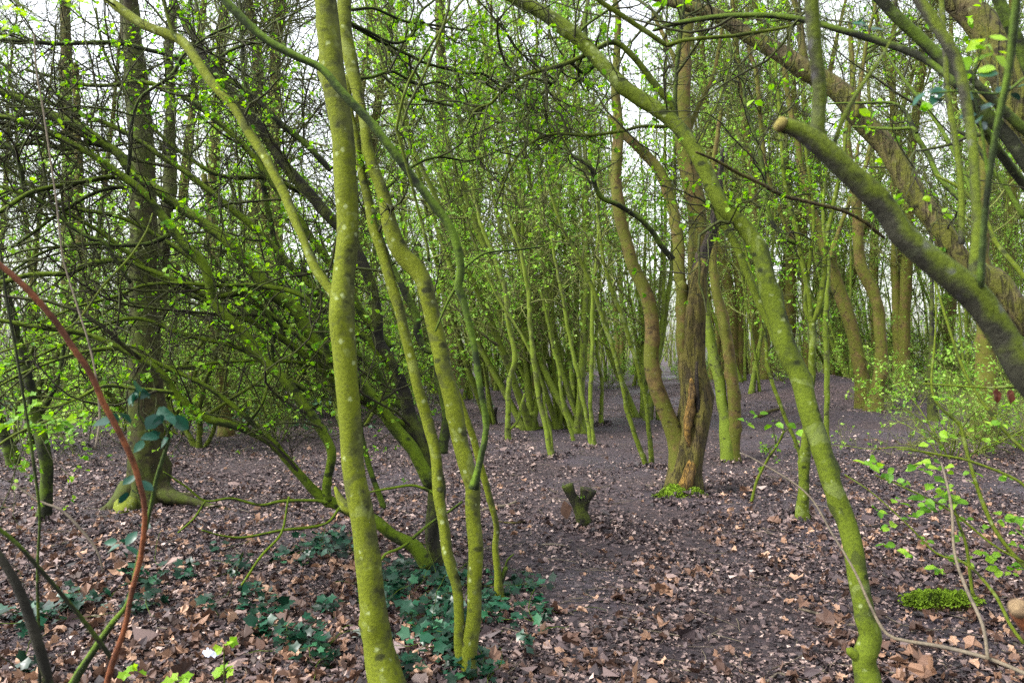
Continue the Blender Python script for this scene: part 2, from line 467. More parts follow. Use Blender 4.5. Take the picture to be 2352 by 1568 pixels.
def leaves(bag, tmpl, pos, axis, normal, size, g=None, jitter=0.0):
    g = g or rng
    V0, T0 = tmpl
    n = len(pos)
    if n == 0: return
    y = nrm(axis)
    x = nrm(np.cross(y, normal) + 1e-6)
    z = np.cross(x, y)
    tm = np.broadcast_to(V0, (n, *V0.shape)).copy()
    if jitter:
        tm += g.normal(0, jitter, tm.shape)
    V = pos[:, None, :] + size[:, None, None] * (tm[:, :, 0:1] * x[:, None] + tm[:, :, 1:2] * y[:, None] + tm[:, :, 2:3] * z[:, None])
    m = len(V0)
    T = (T0[None] + (np.arange(n) * m)[:, None, None]).reshape(-1, 3)
    bag.add(V.reshape(-1, 3), None, T)


def tuft(bag, tmpl, p, t, size, g, per=3, spread=0.9):
    """small rosettes of leaves at shoot points"""
    n = len(p)
    if n == 0: return
    idx = np.repeat(np.arange(n), per)
    ax = nrm(t[idx] * 0.5 + g.normal(0, spread, (len(idx), 3)))
    nm = nrm(np.array([0, 0, 1.0]) + g.normal(0, 0.55, (len(idx), 3)))
    leaves(bag, tmpl, p[idx] + g.normal(0, size * 0.15, (len(idx), 3)), ax, nm, g.uniform(0.4, 1.15, len(idx)) * size, g, 0.03)


def tag(o, label=None, cat=None, group=None, kind=None):
    if label: o['label'] = label
    if cat: o['category'] = cat
    if group: o['group'] = group
    if kind: o['kind'] = kind
    return o


def empty(name, loc, label, cat, group=None):
    o = bpy.data.objects.new(name, None)
    o.empty_display_size = 0.2
    COL.objects.link(o)
    o.location = Vector([float(c) for c in loc])
    return tag(o, label, cat, group)


def local(bag_or_pts, root):
    return bag_or_pts - np.array(root.location)


# ---------------------------------------------------------------- traced limbs
def parse(s):
    return [tuple(float(c) for c in w.split(',')) for w in s.split()]


SEED = [100]


def limb(trace, d0, d1, root, name='branch', mat='moss', sides=None, lump=0.12, ridges=0.0, knots=None, keep_order=False, flat_end=False, dens=1.0, label=None, ground=False, wav=1.0):
    """build one limb from a trace (x, y, width in photo pixels); d0 at its thick end, d1 at its thin end. Returns path and radii"""
    tr = parse(trace) if isinstance(trace, str) else trace
    if not keep_order and tr[0][2] < tr[-1][2]:
        tr = tr[::-1]
    xy = np.array([[a, b_] for a, b_, w in tr]); w = np.array([c for _, _, c in tr])
    s = np.concatenate([[0], np.cumsum(np.linalg.norm(np.diff(xy, axis=0), axis=1))]); s /= s[-1]
    d = d0 + (d1 - d0) * s
    r_ = np.random.default_rng(SEED[0]); SEED[0] += 1
    pts = np.array([P(a, b_, dd) for (a, b_), dd in zip(xy, d)])
    rad = w / 2 * d / FPX
    if ground:
        pts[0][2] = min(pts[0][2], float(gz(pts[0][0], pts[0][1])) - 0.05)
    seg = np.linalg.norm(np.diff(pts, axis=0), axis=1)
    step = max(0.02, float(rad.mean()) * 0.8)
    npr = [max(2, int(x / step)) for x in seg]
    C = catmull(np.hstack([pts, rad[:, None]]), npr)
    pts, rad = C[:, :3], np.maximum(C[:, 3], 0.0012)
    n = len(pts)
    ss = np.linspace(0, 1, n) * seg.sum()
    if ground:
        rad = rad * (1 + 0.3 * np.exp(-ss / max(0.05, rad[0] * 2.2)))
    for ax in range(3):                                    # small natural waver
        for f in (5, 11, 23):
            fs = min(1.0, (0.03 / float(rad.mean())) ** 0.8)
            pts[:, ax] += min(float(rad.mean()), 0.03 + 0.2 * float(rad.mean())) * 0.22 * wav * (5 / f) ** 0.7 * np.sin(ss * f * fs + r_.uniform(0, 6.28)) * np.minimum(1, ss * 4)
    if sides is None:
        sides = 16 if rad.mean() > 0.03 else (10 if rad.mean() > 0.01 else 7)
    if knots is None:
        knots = int(seg.sum() * 3.5)
    V, Q, T = limb_tube(pts - np.array(root.location), rad, sides, lump, SEED[0], ridges, knots=knots, flat_end=flat_end)
    o = mesh_obj(name, V, [Q, T], M[mat], root)
    if label: o['label'] = label
    return pts, rad, dens


def sprout(root, paths, g, per_m=5, L1=(0.35, 1.1), r1=(0.004, 0.009), n2=5, n3=4, leaf=0.03, leaf_n=1.0, tmpl=None, lo=0.12, mat='twig', lmat='leaf', up=0.08, wig=0.2, zmin=0.0, stubs=True, hi=1.0, nleaf=3, droop=0.0, thin=1.0, spread=0.85):
    """twigs of three orders on the given limbs, and leaf tufts on them; two parts"""
    tb, lb = Bag(), Bag()
    base = np.array(root.location)
    for pts, rad, dens in paths:
        L = np.linalg.norm(np.diff(pts, axis=0), axis=1).sum()
        n = g.poisson(L * per_m * dens)
        if n == 0: continue
        k = (g.uniform(lo, hi, n) * (len(pts) - 2)).astype(int)
        p = pts[k] - base; t = nrm(pts[k + 1] - pts[k])
        ok = pts[k][:, 2] > zmin
        p, t = p[ok], t[ok]
        rk = rad[k][ok]
        n = len(p)
        if n == 0: continue
        l = g.uniform(*L1, n) * g.uniform(0.5, 1.2, n)
        rr = np.minimum(g.uniform(*r1, n) * (0.5 + l / L1[1]), rk * 0.8) * thin
        A = grow(p, side_dir(t, g, spread, up), l, 10, wig, 0.02 - droop, g)
        tubes(tb, A, rr, rr * 0.35, 4)
        p2, t2, f2, i2 = along(A, n2, g, 0.12, 1.0)
        l2 = l[i2] * g.uniform(0.2, 0.6, len(p2)) * (1.15 - 0.5 * f2)
        B = grow(p2, side_dir(t2, g, 0.8, up), l2, 6, wig * 1.15, 0.01 - droop, g)
        rb = rr[i2] * 0.5
        tubes(tb, B, rb, rb * 0.45, 3)
        p3, t3, f3, i3 = along(B, n3, g, 0.2, 1.0)
        l3 = np.minimum(l2[i3] * g.uniform(0.25, 0.65, len(p3)), 0.3)
        C = grow(p3, side_dir(t3, g, 0.8, up), l3, 4, wig * 1.2, 0.0, g)
        rc = np.maximum(rb[i3] * 0.5, 0.0009 * thin)
        tubes(tb, C, rc, rc * 0.6, 3)
        # leaves on shoots of the last two orders, in loose clusters
        if leaf_n > 0:
            e = np.concatenate([C[:, -1], B[:, -1]]); te = np.concatenate([C[:, -1] - C[:, -2], B[:, -1] - B[:, -2]])
            # clusters of foliage: noise by position decides where leaves have opened
            q = e + base
            nz = np.sin(q[:, 0] * 3.1 + q[:, 2] * 2.3 + 1) + np.sin(q[:, 1] * 2.7 - q[:, 2] * 3.7) + np.sin(q[:, 0] * 7.3 - q[:, 1] * 5.1 + q[:, 2] * 6.1)
            pr = np.clip(leaf_n * (0.32 + 0.24 * nz), 0, 1)
            s = g.uniform(0, 1, len(e)) < pr
            tuft(lb, tmpl or LF_SMALL, e[s], nrm(te[s]), leaf, g, nleaf)
    if tb.n: tb.obj('twigs', M[mat], root, stuff=True)
    if lb.n: lb.obj('leaves', M[lmat], root, smooth=False, stuff=True)



# ---------------------------------------------------------------- the floor and the far edge of the wood
def build_ground():
    xs = np.concatenate([-np.geomspace(400, 14, 14), np.linspace(-13, 13, 130), np.geomspace(14, 400, 14)])
    ys = np.concatenate([np.linspace(-6, 1.8, 12), np.linspace(2, 22, 130), np.linspace(22.5, 45, 40), np.geomspace(47, 700, 16)])
    X, Y = np.meshgrid(xs, ys)
    Z = gz(X, Y)
    V = np.stack([X, Y, Z], -1).reshape(-1, 3)
    nx, ny = len(xs), len(ys)
    i = np.arange(ny - 1)[:, None] * nx; j = np.arange(nx - 1)[None]
    Q = np.stack([i + j, i + j + 1, i + j + 1 + nx, i + j + nx], -1).reshape(-1, 4)
    tag(mesh_obj('ground', V, [Q], M['ground']), kind='structure')


def litter_density(x, y, lo=0.12):
    """0..1, thin on the trodden muddy path, in drifts elsewhere"""
    drift = 0.75 + 0.35 * np.sin(1.9 * x + 0.8 * y) * np.sin(1.3 * y - 0.9 * x + 1) + 0.2 * np.sin(5.1 * x + 2 * y) * np.sin(4.3 * y)
    blot = np.sin(2.7 * x + 1.3 * y + 2 * np.sin(0.9 * y)) * np.sin(2.1 * y - 1.7 * x + 1.5 * np.sin(1.7 * x)) + 0.5 * np.sin(6.3 * x - 3.1 * y) * np.sin(5.7 * y + 2 * x)
    path = np.exp(-((x - 0.8 - 0.09 * (y - 4)) / 1.15) ** 2) * (y < 12) * np.clip(0.45 + 0.9 * blot, 0, 1) + np.exp(-((y - 13.5 - 0.25 * x) / 3.2) ** 2) * (x > 0.3)
    return np.clip((1.0 - 0.9 * path) * drift * 1.3, lo, 1)


FEET = [(905, 1600), (1079, 1570), (1153, 1395), (985, 1325), (328, 1165), (98, 1205), (2000, 1600), (1579, 1160), (1680, 1050), (1840, 1196), (1340, 1203), (1169, 1012), (1270, 1055), (1364, 1030), (1488, 1072), (1496, 1068), (1382, 978), (1292, 948), (1320, 950)]


def build_litter():
    g = np.random.default_rng(5)

    def spots(n, d0, d1, p=1.0):
        d = (d0 ** (1 - p) + g.uniform(0, 1, n) * (d1 ** (1 - p) - d0 ** (1 - p))) ** (1 / (1 - p)) if p != 1 else d0 * (d1 / d0) ** g.uniform(0, 1, n)
        x = g.uniform(-0.75, 0.75, n) * d * 1.02
        return x, d
    b = Bag()
    x, y = spots(420000, 2.9, 30)
    k = g.uniform(0, 1, len(x)) < litter_density(x, y, 0.22); x, y = x[k], y[k]
    p = np.stack([x, y, gz(x, y) + g.uniform(0.0, 0.018, len(x))], -1)
    nm = nrm(np.array([0, 0, 1.0]) + g.normal(0, 0.42, p.shape))
    leaves(b, LF_CRUMB, p, g.normal(0, 1, p.shape) * [1, 1, 0.15], nm, g.lognormal(-4.05, 0.5, len(x)) * (0.75 + 0.4 * litter_density(x, y)), g, 0.12)
    tag(b.obj('leaf_litter', M['litter'], smooth=False), kind='stuff', label='brown and purple dead leaf litter covering the woodland floor')
    b = Bag()
    x, y = spots(11000, 2.9, 15)
    dn = litter_density(x, y) * np.clip(1.15 - 0.06 * (y - 3) - 0.5 * (x > -0.3) * (x < 1.6) + 0.35 * (x < -0.1) * (y < 6.3), 0.05, 1.4)
    k = g.uniform(0, 1.4, len(x)) < dn; x, y = x[k], y[k]
    p = np.stack([x, y, gz(x, y) + g.uniform(0.006, 0.034, len(x))], -1)
    nm = nrm(np.array([0, 0, 1.0]) + g.normal(0, 0.55, p.shape))
    leaves(b, lobed(8, 0.78, 0.5), p, g.normal(0, 1, p.shape) * [1, 1, 0.15], nm, g.lognormal(-2.95, 0.36, len(x)) * np.clip(1.2 - 0.06 * y, 0.6, 1.1), g, 0.085)
    tag(b.obj('broad_dead_leaves', M['litter_big'], smooth=False), kind='stuff', label='broad tan dead leaves lying loose over the litter')
    b = Bag()
    for fx, fy in FEET:
        c = GP(fx, fy); n = 130
        a = g.uniform(0, 6.28, n); rr = 0.06 + (0.09 if fy in (1165, 1160) else 0.0) + np.abs(g.normal(0, 0.11, n))
        q = np.stack([c[0] + np.cos(a) * rr, c[1] + np.sin(a) * rr, np.zeros(n)], -1)
        q[:, 2] = gz(q[:, 0], q[:, 1]) + g.uniform(0.005, 0.05, n) * np.exp(-rr * 4)
        nm = nrm(np.stack([np.cos(a), np.sin(a), np.full(n, 1.1)], -1) + g.normal(0, 0.4, (n, 3)))
        leaves(b, lobed(7, 0.72, 0.4), q, g.normal(0, 1, q.shape) * [1, 1, 0.3], nm, g.lognormal(-3.1, 0.35, n), g, 0.07)
    tag(b.obj('banked_leaves', M['litter'], smooth=False), kind='stuff', label='dead leaves banked against the feet of the trunks')
    # fallen twig bits
    b = Bag()
    x, y = spots(1300, 3.0, 24)
    p = np.stack([x, y, gz(x, y) + 0.012], -1)
    l = g.uniform(0.06, 0.35, len(x))
    A = grow(p, g.normal(0, 1, p.shape) * [1, 1, 0.05], l, 5, 0.13, 0, g)
    A[:, :, 2] = gz(A[:, :, 0], A[:, :, 1]) + g.uniform(0.008, 0.022, len(x))[:, None]
    r = g.uniform(0.0015, 0.004, len(x)); tubes(b, A, r, r * 0.5, 4)
    tag(b.obj('fallen_twigs', M['pale']), kind='stuff', label='thin fallen twigs strewn over the dead leaves')


build_ground()
build_litter()

H_KIND = {}


def tree(name, label, cat, base, limbs, sp=None, seed=0, group=None, d=None, sp2=None):
    """base: photo point at the foot (on the ground); limbs: (part, trace, d0, d1, material, twig density)"""
    if d is None:
        loc = GP(*base)
    else:
        loc = P(base[0], base[1], d); loc[2] = float(gz(loc[0], loc[1]))
    root = empty(name, loc, label, cat, group)
    paths = []
    for l in limbs:
        part, tr, d0, d1, mat, dens = l[:6]
        kw = l[6] if len(l) > 6 else {}
        a = limb(tr, d0, d1, root, part, mat, dens=dens, **kw)
        paths.append(a)
    if sp is not None:
        sprout(root, [q for q in paths if q[2] > 0], np.random.default_rng(seed + 50), **sp)
    if sp2 is not None:
        sprout(root, [q for q in paths if q[2] > 0], np.random.default_rng(seed + 90), **sp2)
    return root, paths


# -- the three green stems in front
tree('mossy_tree', 'thickest bright green foreground trunk left of centre, a thinner stem leaning off it', 'tree', (905, 1600),
     [('trunk', '912,1640,84 892,1568,76 856,1430,60 840,1300,56 825,1165,56 808,1050,52 801,900,50 791,760,58 792,700,58 797,640,52 798,500,50 785,350,52 767,200,54 751,80,52 742,-60,50 725,-300,46 700,-600,36', 3.35, 3.5, 'moss', 0.25, dict(knots=26, lump=.07, ground=True)),
      ('branch', '785,720,30 770,681,26 752,655,22 718,603,21 677,517,21 633,400,22 581,315,22 534,239,22 479,178,22 421,106,22 376,79,22 308,44,22 253,0,20 180,-60,18 60,-200,14', 3.45, 4.2, 'moss', 0.6),
      ('branch', '421,106,10 402,84,9 388,50,8 376,0,8 366,-60,6', 3.9, 3.9, 'moss_b', 1.0),
      ('branch', '815,1170,30 792,1160,26 778,1140,16 770,1120,8', 3.4, 3.45, 'moss', 0, dict(knots=0))],
     dict(per_m=2.0, lo=0.35, leaf=0.03, L1=(0.2, 0.7), zmin=2.1), 1)
tree('mossy_tree', 'twin stemmed green tree with a dark sinuous stem, right of the thickest foreground trunk', 'tree', (1079, 1570),
     [('trunk', '1078,1600,40 1079,1565,38 1080,1476,36 1084,1408,34 1086,1340,34 1089,1271,34 1087,1203,34 1086,1121,35 1076,1090,37 1063,1042,38 1046,928,38 1022,842,36 998,757,38 981,688,40 966,637,40 920,586,38 894,525,35 884,470,30 866,400,26 850,330,25 838,270,24 818,200,28 800,120,30 785,-20,30 770,-250,26', 3.55, 4.0, 'moss', 0.2, dict(ground=True)),
      ('stem', '1062,1520,28 1055,1476,26 1056,1408,24 1050,1340,24 1029,1272,26 1012,1186,25 1002,1118,26 998,1032,25 988,985,26 954,860,24 925,735,24 908,682,26 902,664,25 878,590,24 855,517,23 840,440,21 829,380,20 818,310,19 806,250,18 798,180,16', 3.58, 3.95, 'moss', 0.2),
      ('stem', '1088,1122,26 1096,1085,18 1104,1050,16 1112,1010,15 1114,962,15 1104,894,15 1087,791,15 1067,699,17 1054,658,19 1061,625,19 1060,595,19 1050,558,20 1029,517,20 988,462,20 947,410,20 903,345,20 862,294,20 820,250,20 776,202,20 735,154,18 674,123,18 609,89,19 554,41,20 510,-5,20 470,-80,18 420,-220,14', 3.4, 3.2, 'snake', 0.25, dict(lump=.08)),
      ('branch', '1040,640,6 1085,600,7 1120,580,6 1190,572,5 1250,565,3', 3.5, 3.8, 'snake', 1.2),
      ('branch', '1055,650,8 1030,690,7 1000,760,5', 3.4, 3.4, 'dark', 0.6),
      ('branch', '792,48,10 845,72,8 903,99,7 947,82,7 968,27,6 1002,-5,5 1040,-60,4', 4.0, 4.3, 'dark', 3.5),
      ('branch', '790,26,9 800,24,8 855,20,7 889,34,7 930,51,6 995,58,6 1080,70,4', 4.0, 4.4, 'dark', 3.5),
      ('branch', '795,50,9 879,99,8 947,130,8 981,147,7 1067,168,7 1111,171,6 1159,205,6 1230,260,4', 4.0, 4.6, 'dark', 3.5),
      ('branch', '815,180,9 850,178,8 900,165,7 960,195,6 1010,190,5 1060,215,4', 4.0, 4.5, 'dark', 3.5),
      ('branch', '880,440,7 950,380,6 1010,360,6 1080,370,5 1150,345,4', 3.9, 4.4, 'dark', 3.0)],
     dict(per_m=2.6, lo=0.2, leaf=0.03, L1=(0.2, 0.8), zmin=1.9, n2=6, wig=.24), 2)
tree('sapling', 'thin green stem with a snapped stub, just right of the twin stemmed tree', 'sapling', (1153, 1395),
     [('trunk', '1156,1405,24 1152,1385,23 1146,1350,22 1144,1312,17 1138,1254,14 1138,1203,14 1118,1128,16 1094,1030,16 1073,962,14 1050,894,12 1025,830,10 1000,770,8 965,690,6', 4.6, 4.5, 'moss', 0.25, dict(ground=True)),
      ('stub', '1146,1345,16 1158,1318,12 1163,1302,13', 4.6, 4.6, 'dark', 0, dict(knots=0)),
      ('twig', '1160,1305,6 1166,1285,5 1180,1272,3', 4.6, 4.6, 'dark', 0)], None, 3)

# -- the spreading hawthorn behind them
HT, _ = tree('hawthorn_tree', 'dark spreading tree behind the twin stemmed tree, long limbs arching to the upper left', 'tree', (985, 1325),
     [('trunk', '998,1335,40 996,1290,36 993,1220,34 1000,1130,40 985,1070,44 962,1010,40 945,970,36 930,900,26 903,825,26 872,784,26 865,722,26 855,671,24 827,600,24 800,540,24 763,505,25 718,451,24 650,366,23 598,297,24 533,222,22 489,164,18 444,85,15 403,0,12 380,-60,10', 5.2, 5.6, 'hub', 0.8, dict(lump=.16, ground=True)),
      ('limb', '990,1115,34 961,1058,30 923,1003,30 879,945,28 820,876,28 759,838,30 684,722,30 616,661,30 513,551,26 410,469,22 310,400,22 270,350,20 205,308,19 103,258,18 34,222,16 -60,205,13 -200,200,10', 5.2, 5.0, 'arch', 1.0),
      ('limb', '980,1300,32 954,1258,32 930,1243,30 896,1224,28 858,1193,27 790,1166,26 752,1150,24 718,1124,22 684,1083,20 657,1050,19 616,1013,18 547,979,18 479,959,18 438,935,18 400,903,17 383,873,16 352,842,16 291,808,14 205,770,12 120,753,12 0,736,10 -90,725,8', 5.1, 4.3, 'arch', 0.9),
      ('limb', '752,1150,22 750,1110,20 757,1070,20 759,1025,21 718,962,22 667,894,23 599,818,24 547,750,23 493,695,22 479,647,21 462,603,21 410,551,20 387,517,19 359,479,18 325,441,18 274,400,18 205,349,16 137,315,14 68,284,14 0,267,12 -80,262,9', 4.9, 4.5, 'arch', 1.0),
      ('branch', '400,901,9 308,890,9 239,885,9 178,914,8 120,935,6 60,930,4', 4.4, 4.1, 'arch', 1.0),
      ('branch', '600,690,16 560,672,15 520,677,14 479,681,14 428,658,14 342,623,12 274,600,12 205,606,13 154,627,12 68,630,12 0,648,11 -70,640,9', 4.9, 4.4, 'arch', 1.0),
      ('branch', '290,405,13 274,404,12 171,421,11 68,445,11 0,486,10 -60,510,8', 4.7, 4.3, 'arch', 0.9),
      ('branch', '291,406,10 297,376,9 300,330,9 304,274,9 325,222,8 393,171,8 421,127,8 470,90,6 530,60,5', 4.7, 4.6, 'dark', 1.2),
      ('branch', '533,215,12 479,161,12 428,140,11 342,116,10 257,99,10 137,99,10 17,92,9 -60,80,7', 5.5, 5.2, 'dark', 1.2),
      ('branch', '760,390,15 701,332,14 633,274,14 581,222,12 506,171,10 487,155,8 520,120,8 575,100,7 616,94,6', 5.4, 5.3, 'dark', 1.0),
      ('branch', '300,650,9 240,560,9 212,551,9 157,517,9 120,479,9 62,441,10 51,393,10 34,349,9 0,322,8 -40,280,7', 4.6, 4.4, 'dark', 1.2),
      ('branch', '643,654,15 643,600,15 622,517,13 602,410,12 590,330,11 575,250,10 561,171,9 554,68,8 548,-20,6', 5.7, 6.0, 'dark', 0.9),
      ('branch', '759,835,14 725,720,13 684,676,12 580,655,11 500,655,10 420,650,9 333,654,8 270,680,7 180,705,6 90,740,4', 5.0, 4.5, 'arch', 0.9),
      ('branch', '763,838,9 650,830,8 583,829,8 500,832,7 420,842,7 363,840,5', 5.2, 4.9, 'arch', 0.9),
      ('limb', '990,1060,24 981,1010,24 956,965,22 940,950,22 906,921,22 879,886,22 855,842,20 820,812,18 780,780,14 740,700,12 690,600,10', 5.4, 5.9, 'dark', 0.8),
      ('limb', '1016,1040,26 1022,960,20 1010,880,18 1002,812,16 981,806,15 961,770,16 955,722,18 927,664,16 903,620,12 880,560,9 862,480,6', 5.2, 5.3, 'dark', 0.8),
      ('branch', '900,800,18 872,770,18 855,750,16 817,702,14 780,640,11 740,560,8', 5.4, 5.9, 'dark', 0.8),
      ('branch', '752,1155,9 728,1149,8 650,1150,8 598,1160,7 530,1145,6 472,1150,5 428,1118,5 376,1083,4', 4.8, 4.4, 'arch', 1.0),
      ('branch', '472,1150,5 445,1190,5 410,1223,4', 4.5, 4.3, 'arch', 1.0),
      ('branch', '780,1166,8 752,1200,7 700,1212,7 650,1217,7 564,1234,6 513,1230,5 465,1217,4', 4.8, 4.3, 'arch', 1.0),
      ('branch', '664,1140,6 660,1158,5 646,1223,6 598,1278,6 554,1343,5', 4.6, 4.3, 'arch', 0.7),
      ('branch', '947,1237,8 995,1196,6 1030,1175,6 1062,1152,5', 5.0, 5.0, 'dark', 0.5),
      ('branch', '1000,1135,9 988,1128,8 947,1114,7 889,1122,6 850,1130,4', 5.0, 4.9, 'arch', 1.0),
      ('branch', '940,1245,7 913,1261,7 885,1272,6 868,1300,5', 5.0, 4.8, 'arch', 0.9),
      ('branch', '880,1165,15 879,1158,14 858,1100,13 838,1032,12 828,980,9 815,900,6', 5.0, 5.1, 'dark', 0.6),
      ('branch', '700,860,10 670,800,9 616,760,9 560,700,7 520,640,6 470,560,5', 5.2, 5.2, 'dark', 1.0),
      ('branch', '629,864,8 626,800,9 626,740,8 590,690,7 545,655,5', 5.0, 5.0, 'dark', 0.8),
      ('branch', '390,540,11 340,560,10 280,565,9 200,560,8 110,575,7 0,640,6', 4.8, 4.6, 'dark', 1.0),
      ('branch', '330,440,11 270,430,10 200,452,9 120,500,8 40,560,7', 4.9, 4.7, 'dark', 1.1),
      ('branch', '270,350,10 210,330,10 150,345,9 80,330,8 0,340,7', 5.2, 5.0, 'dark', 1.2),
      ('limb', '930,900,20 860,800,18 700,640,16 520,470,14 330,330,12 150,250,10 0,205,8 -80,190,7', 5.5, 5.2, 'arch', 0.5),
      ('limb', '950,990,20 800,900,17 640,770,15 500,705,13 380,650,11 240,540,9 120,470,8 0,430,7', 5.3, 4.7, 'arch', 0.5),
      ('limb', '903,825,20 760,610,17 640,440,15 560,335,13 440,235,11 330,190,10 200,195,8 60,160,7', 5.5, 5.3, 'arch', 0.5),
      ('branch', '820,876,16 650,745,13 450,600,12 300,510,10 150,470,9 0,380,7', 5.1, 4.8, 'arch', 0.5),
      ('branch', '700,895,12 560,805,11 430,770,10 300,730,9 150,790,7 0,860,6', 4.9, 4.5, 'arch', 0.5),
      ('branch', '640,1025,12 520,920,11 400,850,10 260,800,9 120,830,7 -30,900,6', 4.8, 4.4, 'arch', 0.5),
      ('branch', '718,455,14 620,410,12 500,400,10 390,330,9 300,230,8 240,120,6 220,20,5', 5.6, 5.6, 'arch', 0.5),
      ('branch', '480,950,8 540,910,7 600,870,6 650,820,4', 4.8, 4.9, 'moss_b', 0.8),
      ('branch', '560,985,8 600,930,7 618,880,6 640,850,4', 4.8, 4.8, 'arch', 0.9)],
     dict(per_m=4.8, lo=0.1, leaf=0.033, leaf_n=1.3, L1=(0.35, 1.3), n2=6, n3=3, zmin=0.7, wig=0.17, spread=0.6, up=0.02), 4, sp2=dict(per_m=7, lo=0.3, leaf_n=0, L1=(0.4, 1.4), n2=6, n3=4, zmin=2.15, wig=0.2, spread=0.75, r1=(0.003, 0.007)))
# hanging snapped stems under it
tree('mossy_tree', 'broad old trunk with spreading surface roots at the left', 'tree', (328, 1165),
     [('trunk', '328,1185,103.84 328,1160,91.52 330,1120,80.96 333,1040,73.92 334,900,70.4 333,825,67.76 334,700,63.36 335,520,58.08 325,350,54.56 310,200,49.28 300,100,44 292,-40,40.48 280,-400,29.92', 7.5, 7.9, 'olive', 0.12, dict(lump=.1, ridges=.07, ground=True, sides=24)),
      ('root', '300,1120,60 262,1168,44 225,1190,30 190,1205,18 150,1215,9', 7.5, 7.0, 'olive', 0, dict(knots=0)),
      ('root', '290,1160,50 282,1182,40 268,1197,22', 7.3, 7.0, 'moss', 0, dict(knots=0)),
      ('root', '360,1120,50 392,1140,38 430,1152,22 480,1162,14 530,1172,7', 7.5, 7.2, 'olive', 0, dict(knots=0)),
      ('root', '360,1150,40 400,1146,24 440,1141,18 470,1150,10', 7.9, 8.0, 'olive', 0, dict(knots=0)),
      ('fork', '345,760,40 365,700,34 375,600,30 385,450,28 390,300,26 392,150,22 395,0,18', 7.7, 8.6, 'olive', 0.4)],
     dict(per_m=3.0, lo=0.5, leaf=0.035, zmin=3.0, L1=(0.4, 1.2)), 5)
tree('small_tree', 'slim dark mossy trunk leaning left, left of the trunk with spreading roots', 'tree', (98, 1205),
     [('trunk', '94,1215,40 98,1195,31 106,1118,27 100,1032,27 88,980,26 75,900,22 52,820,20 30,740,18 5,640,16 -30,520,14 -80,300,10', 6.8, 6.6, 'dark', 0.9, dict(ground=True)),
      ('branch', '88,960,12 130,880,11 150,780,9 190,690,8 220,560,6 240,430,5', 6.8, 7.2, 'dark', 1.0),
      ('branch', '60,860,9 20,870,7 -40,890,6', 6.8, 6.4, 'dark', 1.0)],
     dict(per_m=5, leaf=0.034, leaf_n=0.9, lo=0.3, zmin=0.9), 6)
tree('small_tree', 'dark leaning trunk cut off by the left edge of the picture', 'tree', (28, 1065),
     [('trunk', '34,1072,30 24,1040,26 10,1000,24 -8,940,22 -40,840,18 -80,700,14', 10.0, 9.6, 'dark', 0.9, dict(ground=True))],
     dict(per_m=5, leaf=0.04, leaf_n=1.0, lo=0.3), 7)

# -- the right foreground
tree('mossy_tree', 'long bright green trunk on the right, leaning up to the left', 'tree', (2000, 1600),
     [('trunk', '2004,1640,62 1997,1568,55 1988,1510,50 2001,1455,50 1983,1391,44 1966,1323,44 1952,1254,44 1932,1186,43 1911,1118,43 1893,1049,44 1876,1000,46 1858,945,45 1840,876,45 1814,808,48 1797,740,44 1766,654,42 1742,586,38 1699,517,37 1658,472,35 1622,404,35 1587,342,34 1556,295,33 1512,253,34 1443,198,33 1375,137,32 1323,86,34 1255,34,32 1170,-5,26 1060,-60,20 900,-160,14', 3.3, 4.3, 'moss_b', 0.45, dict(knots=40, lump=.09, ground=True)),
      ('stub', '1985,1525,28 1965,1505,24 1951,1494,20', 3.35, 3.35, 'moss_b', 0, dict(knots=0)),
      ('branch', '1800,808,26 1782,785,20 1764,740,18 1733,671,18 1703,586,18 1665,517,18 1645,470,16 1622,420,14 1600,375,12', 3.75, 4.1, 'moss_b', 0.25),
      ('branch', '1560,300,14 1553,270,12 1551,205,10 1562,103,10 1573,0,8 1580,-60,6', 4.2, 4.2, 'dark', 1.0),
      ('branch', '1556,300,18 1553,284,18 1539,239,16 1501,191,16 1453,130,14 1406,96,13 1337,130,10 1272,154,10 1204,174,9 1152,212,8 1128,239,7 1094,253,6 1070,290,4', 4.2, 4.0, 'moss_b', 1.1),
      ('branch', '1545,285,10 1525,291,9 1470,290,8 1426,301,8 1351,311,8 1272,308,7 1211,335,6 1170,393,5 1139,472,4', 4.2, 4.1, 'moss_b', 1.1),
      ('branch', '1370,145,9 1340,168,8 1300,140,8 1270,190,7 1220,180,5 1180,215,4', 4.2, 4.0, 'dark', 1.1),
      ('branch', '1315,95,8 1345,60,7 1400,20,6 1450,-20,5', 4.2, 4.2, 'dark', 1.1),
      ('branch', '1345,95,12 1344,45,10 1350,0,9', 4.25, 4.3, 'dark', 0.5),
      ('branch', '1352,150,8 1339,175,7 1315,196,5', 4.2, 4.1, 'dark', 0.5),
      ('branch', '1600,342,7 1632,270,6 1655,220,5 1690,110,5', 4.1, 4.3, 'moss_b', 1.0),
      ('branch', '1733,560,7 1745,500,6 1760,430,5 1720,330,5', 3.9, 4.1, 'dark', 1.0)],
     dict(per_m=7, leaf=0.029, leaf_n=0.6, lo=0.3, zmin=2.0, L1=(0.25, 0.9), n2=6, wig=0.24), 8, sp2=dict(per_m=5, lo=0.4, leaf_n=0, L1=(0.4, 1.3), n2=6, n3=4, zmin=2.3, wig=0.2, r1=(0.003, 0.006)))
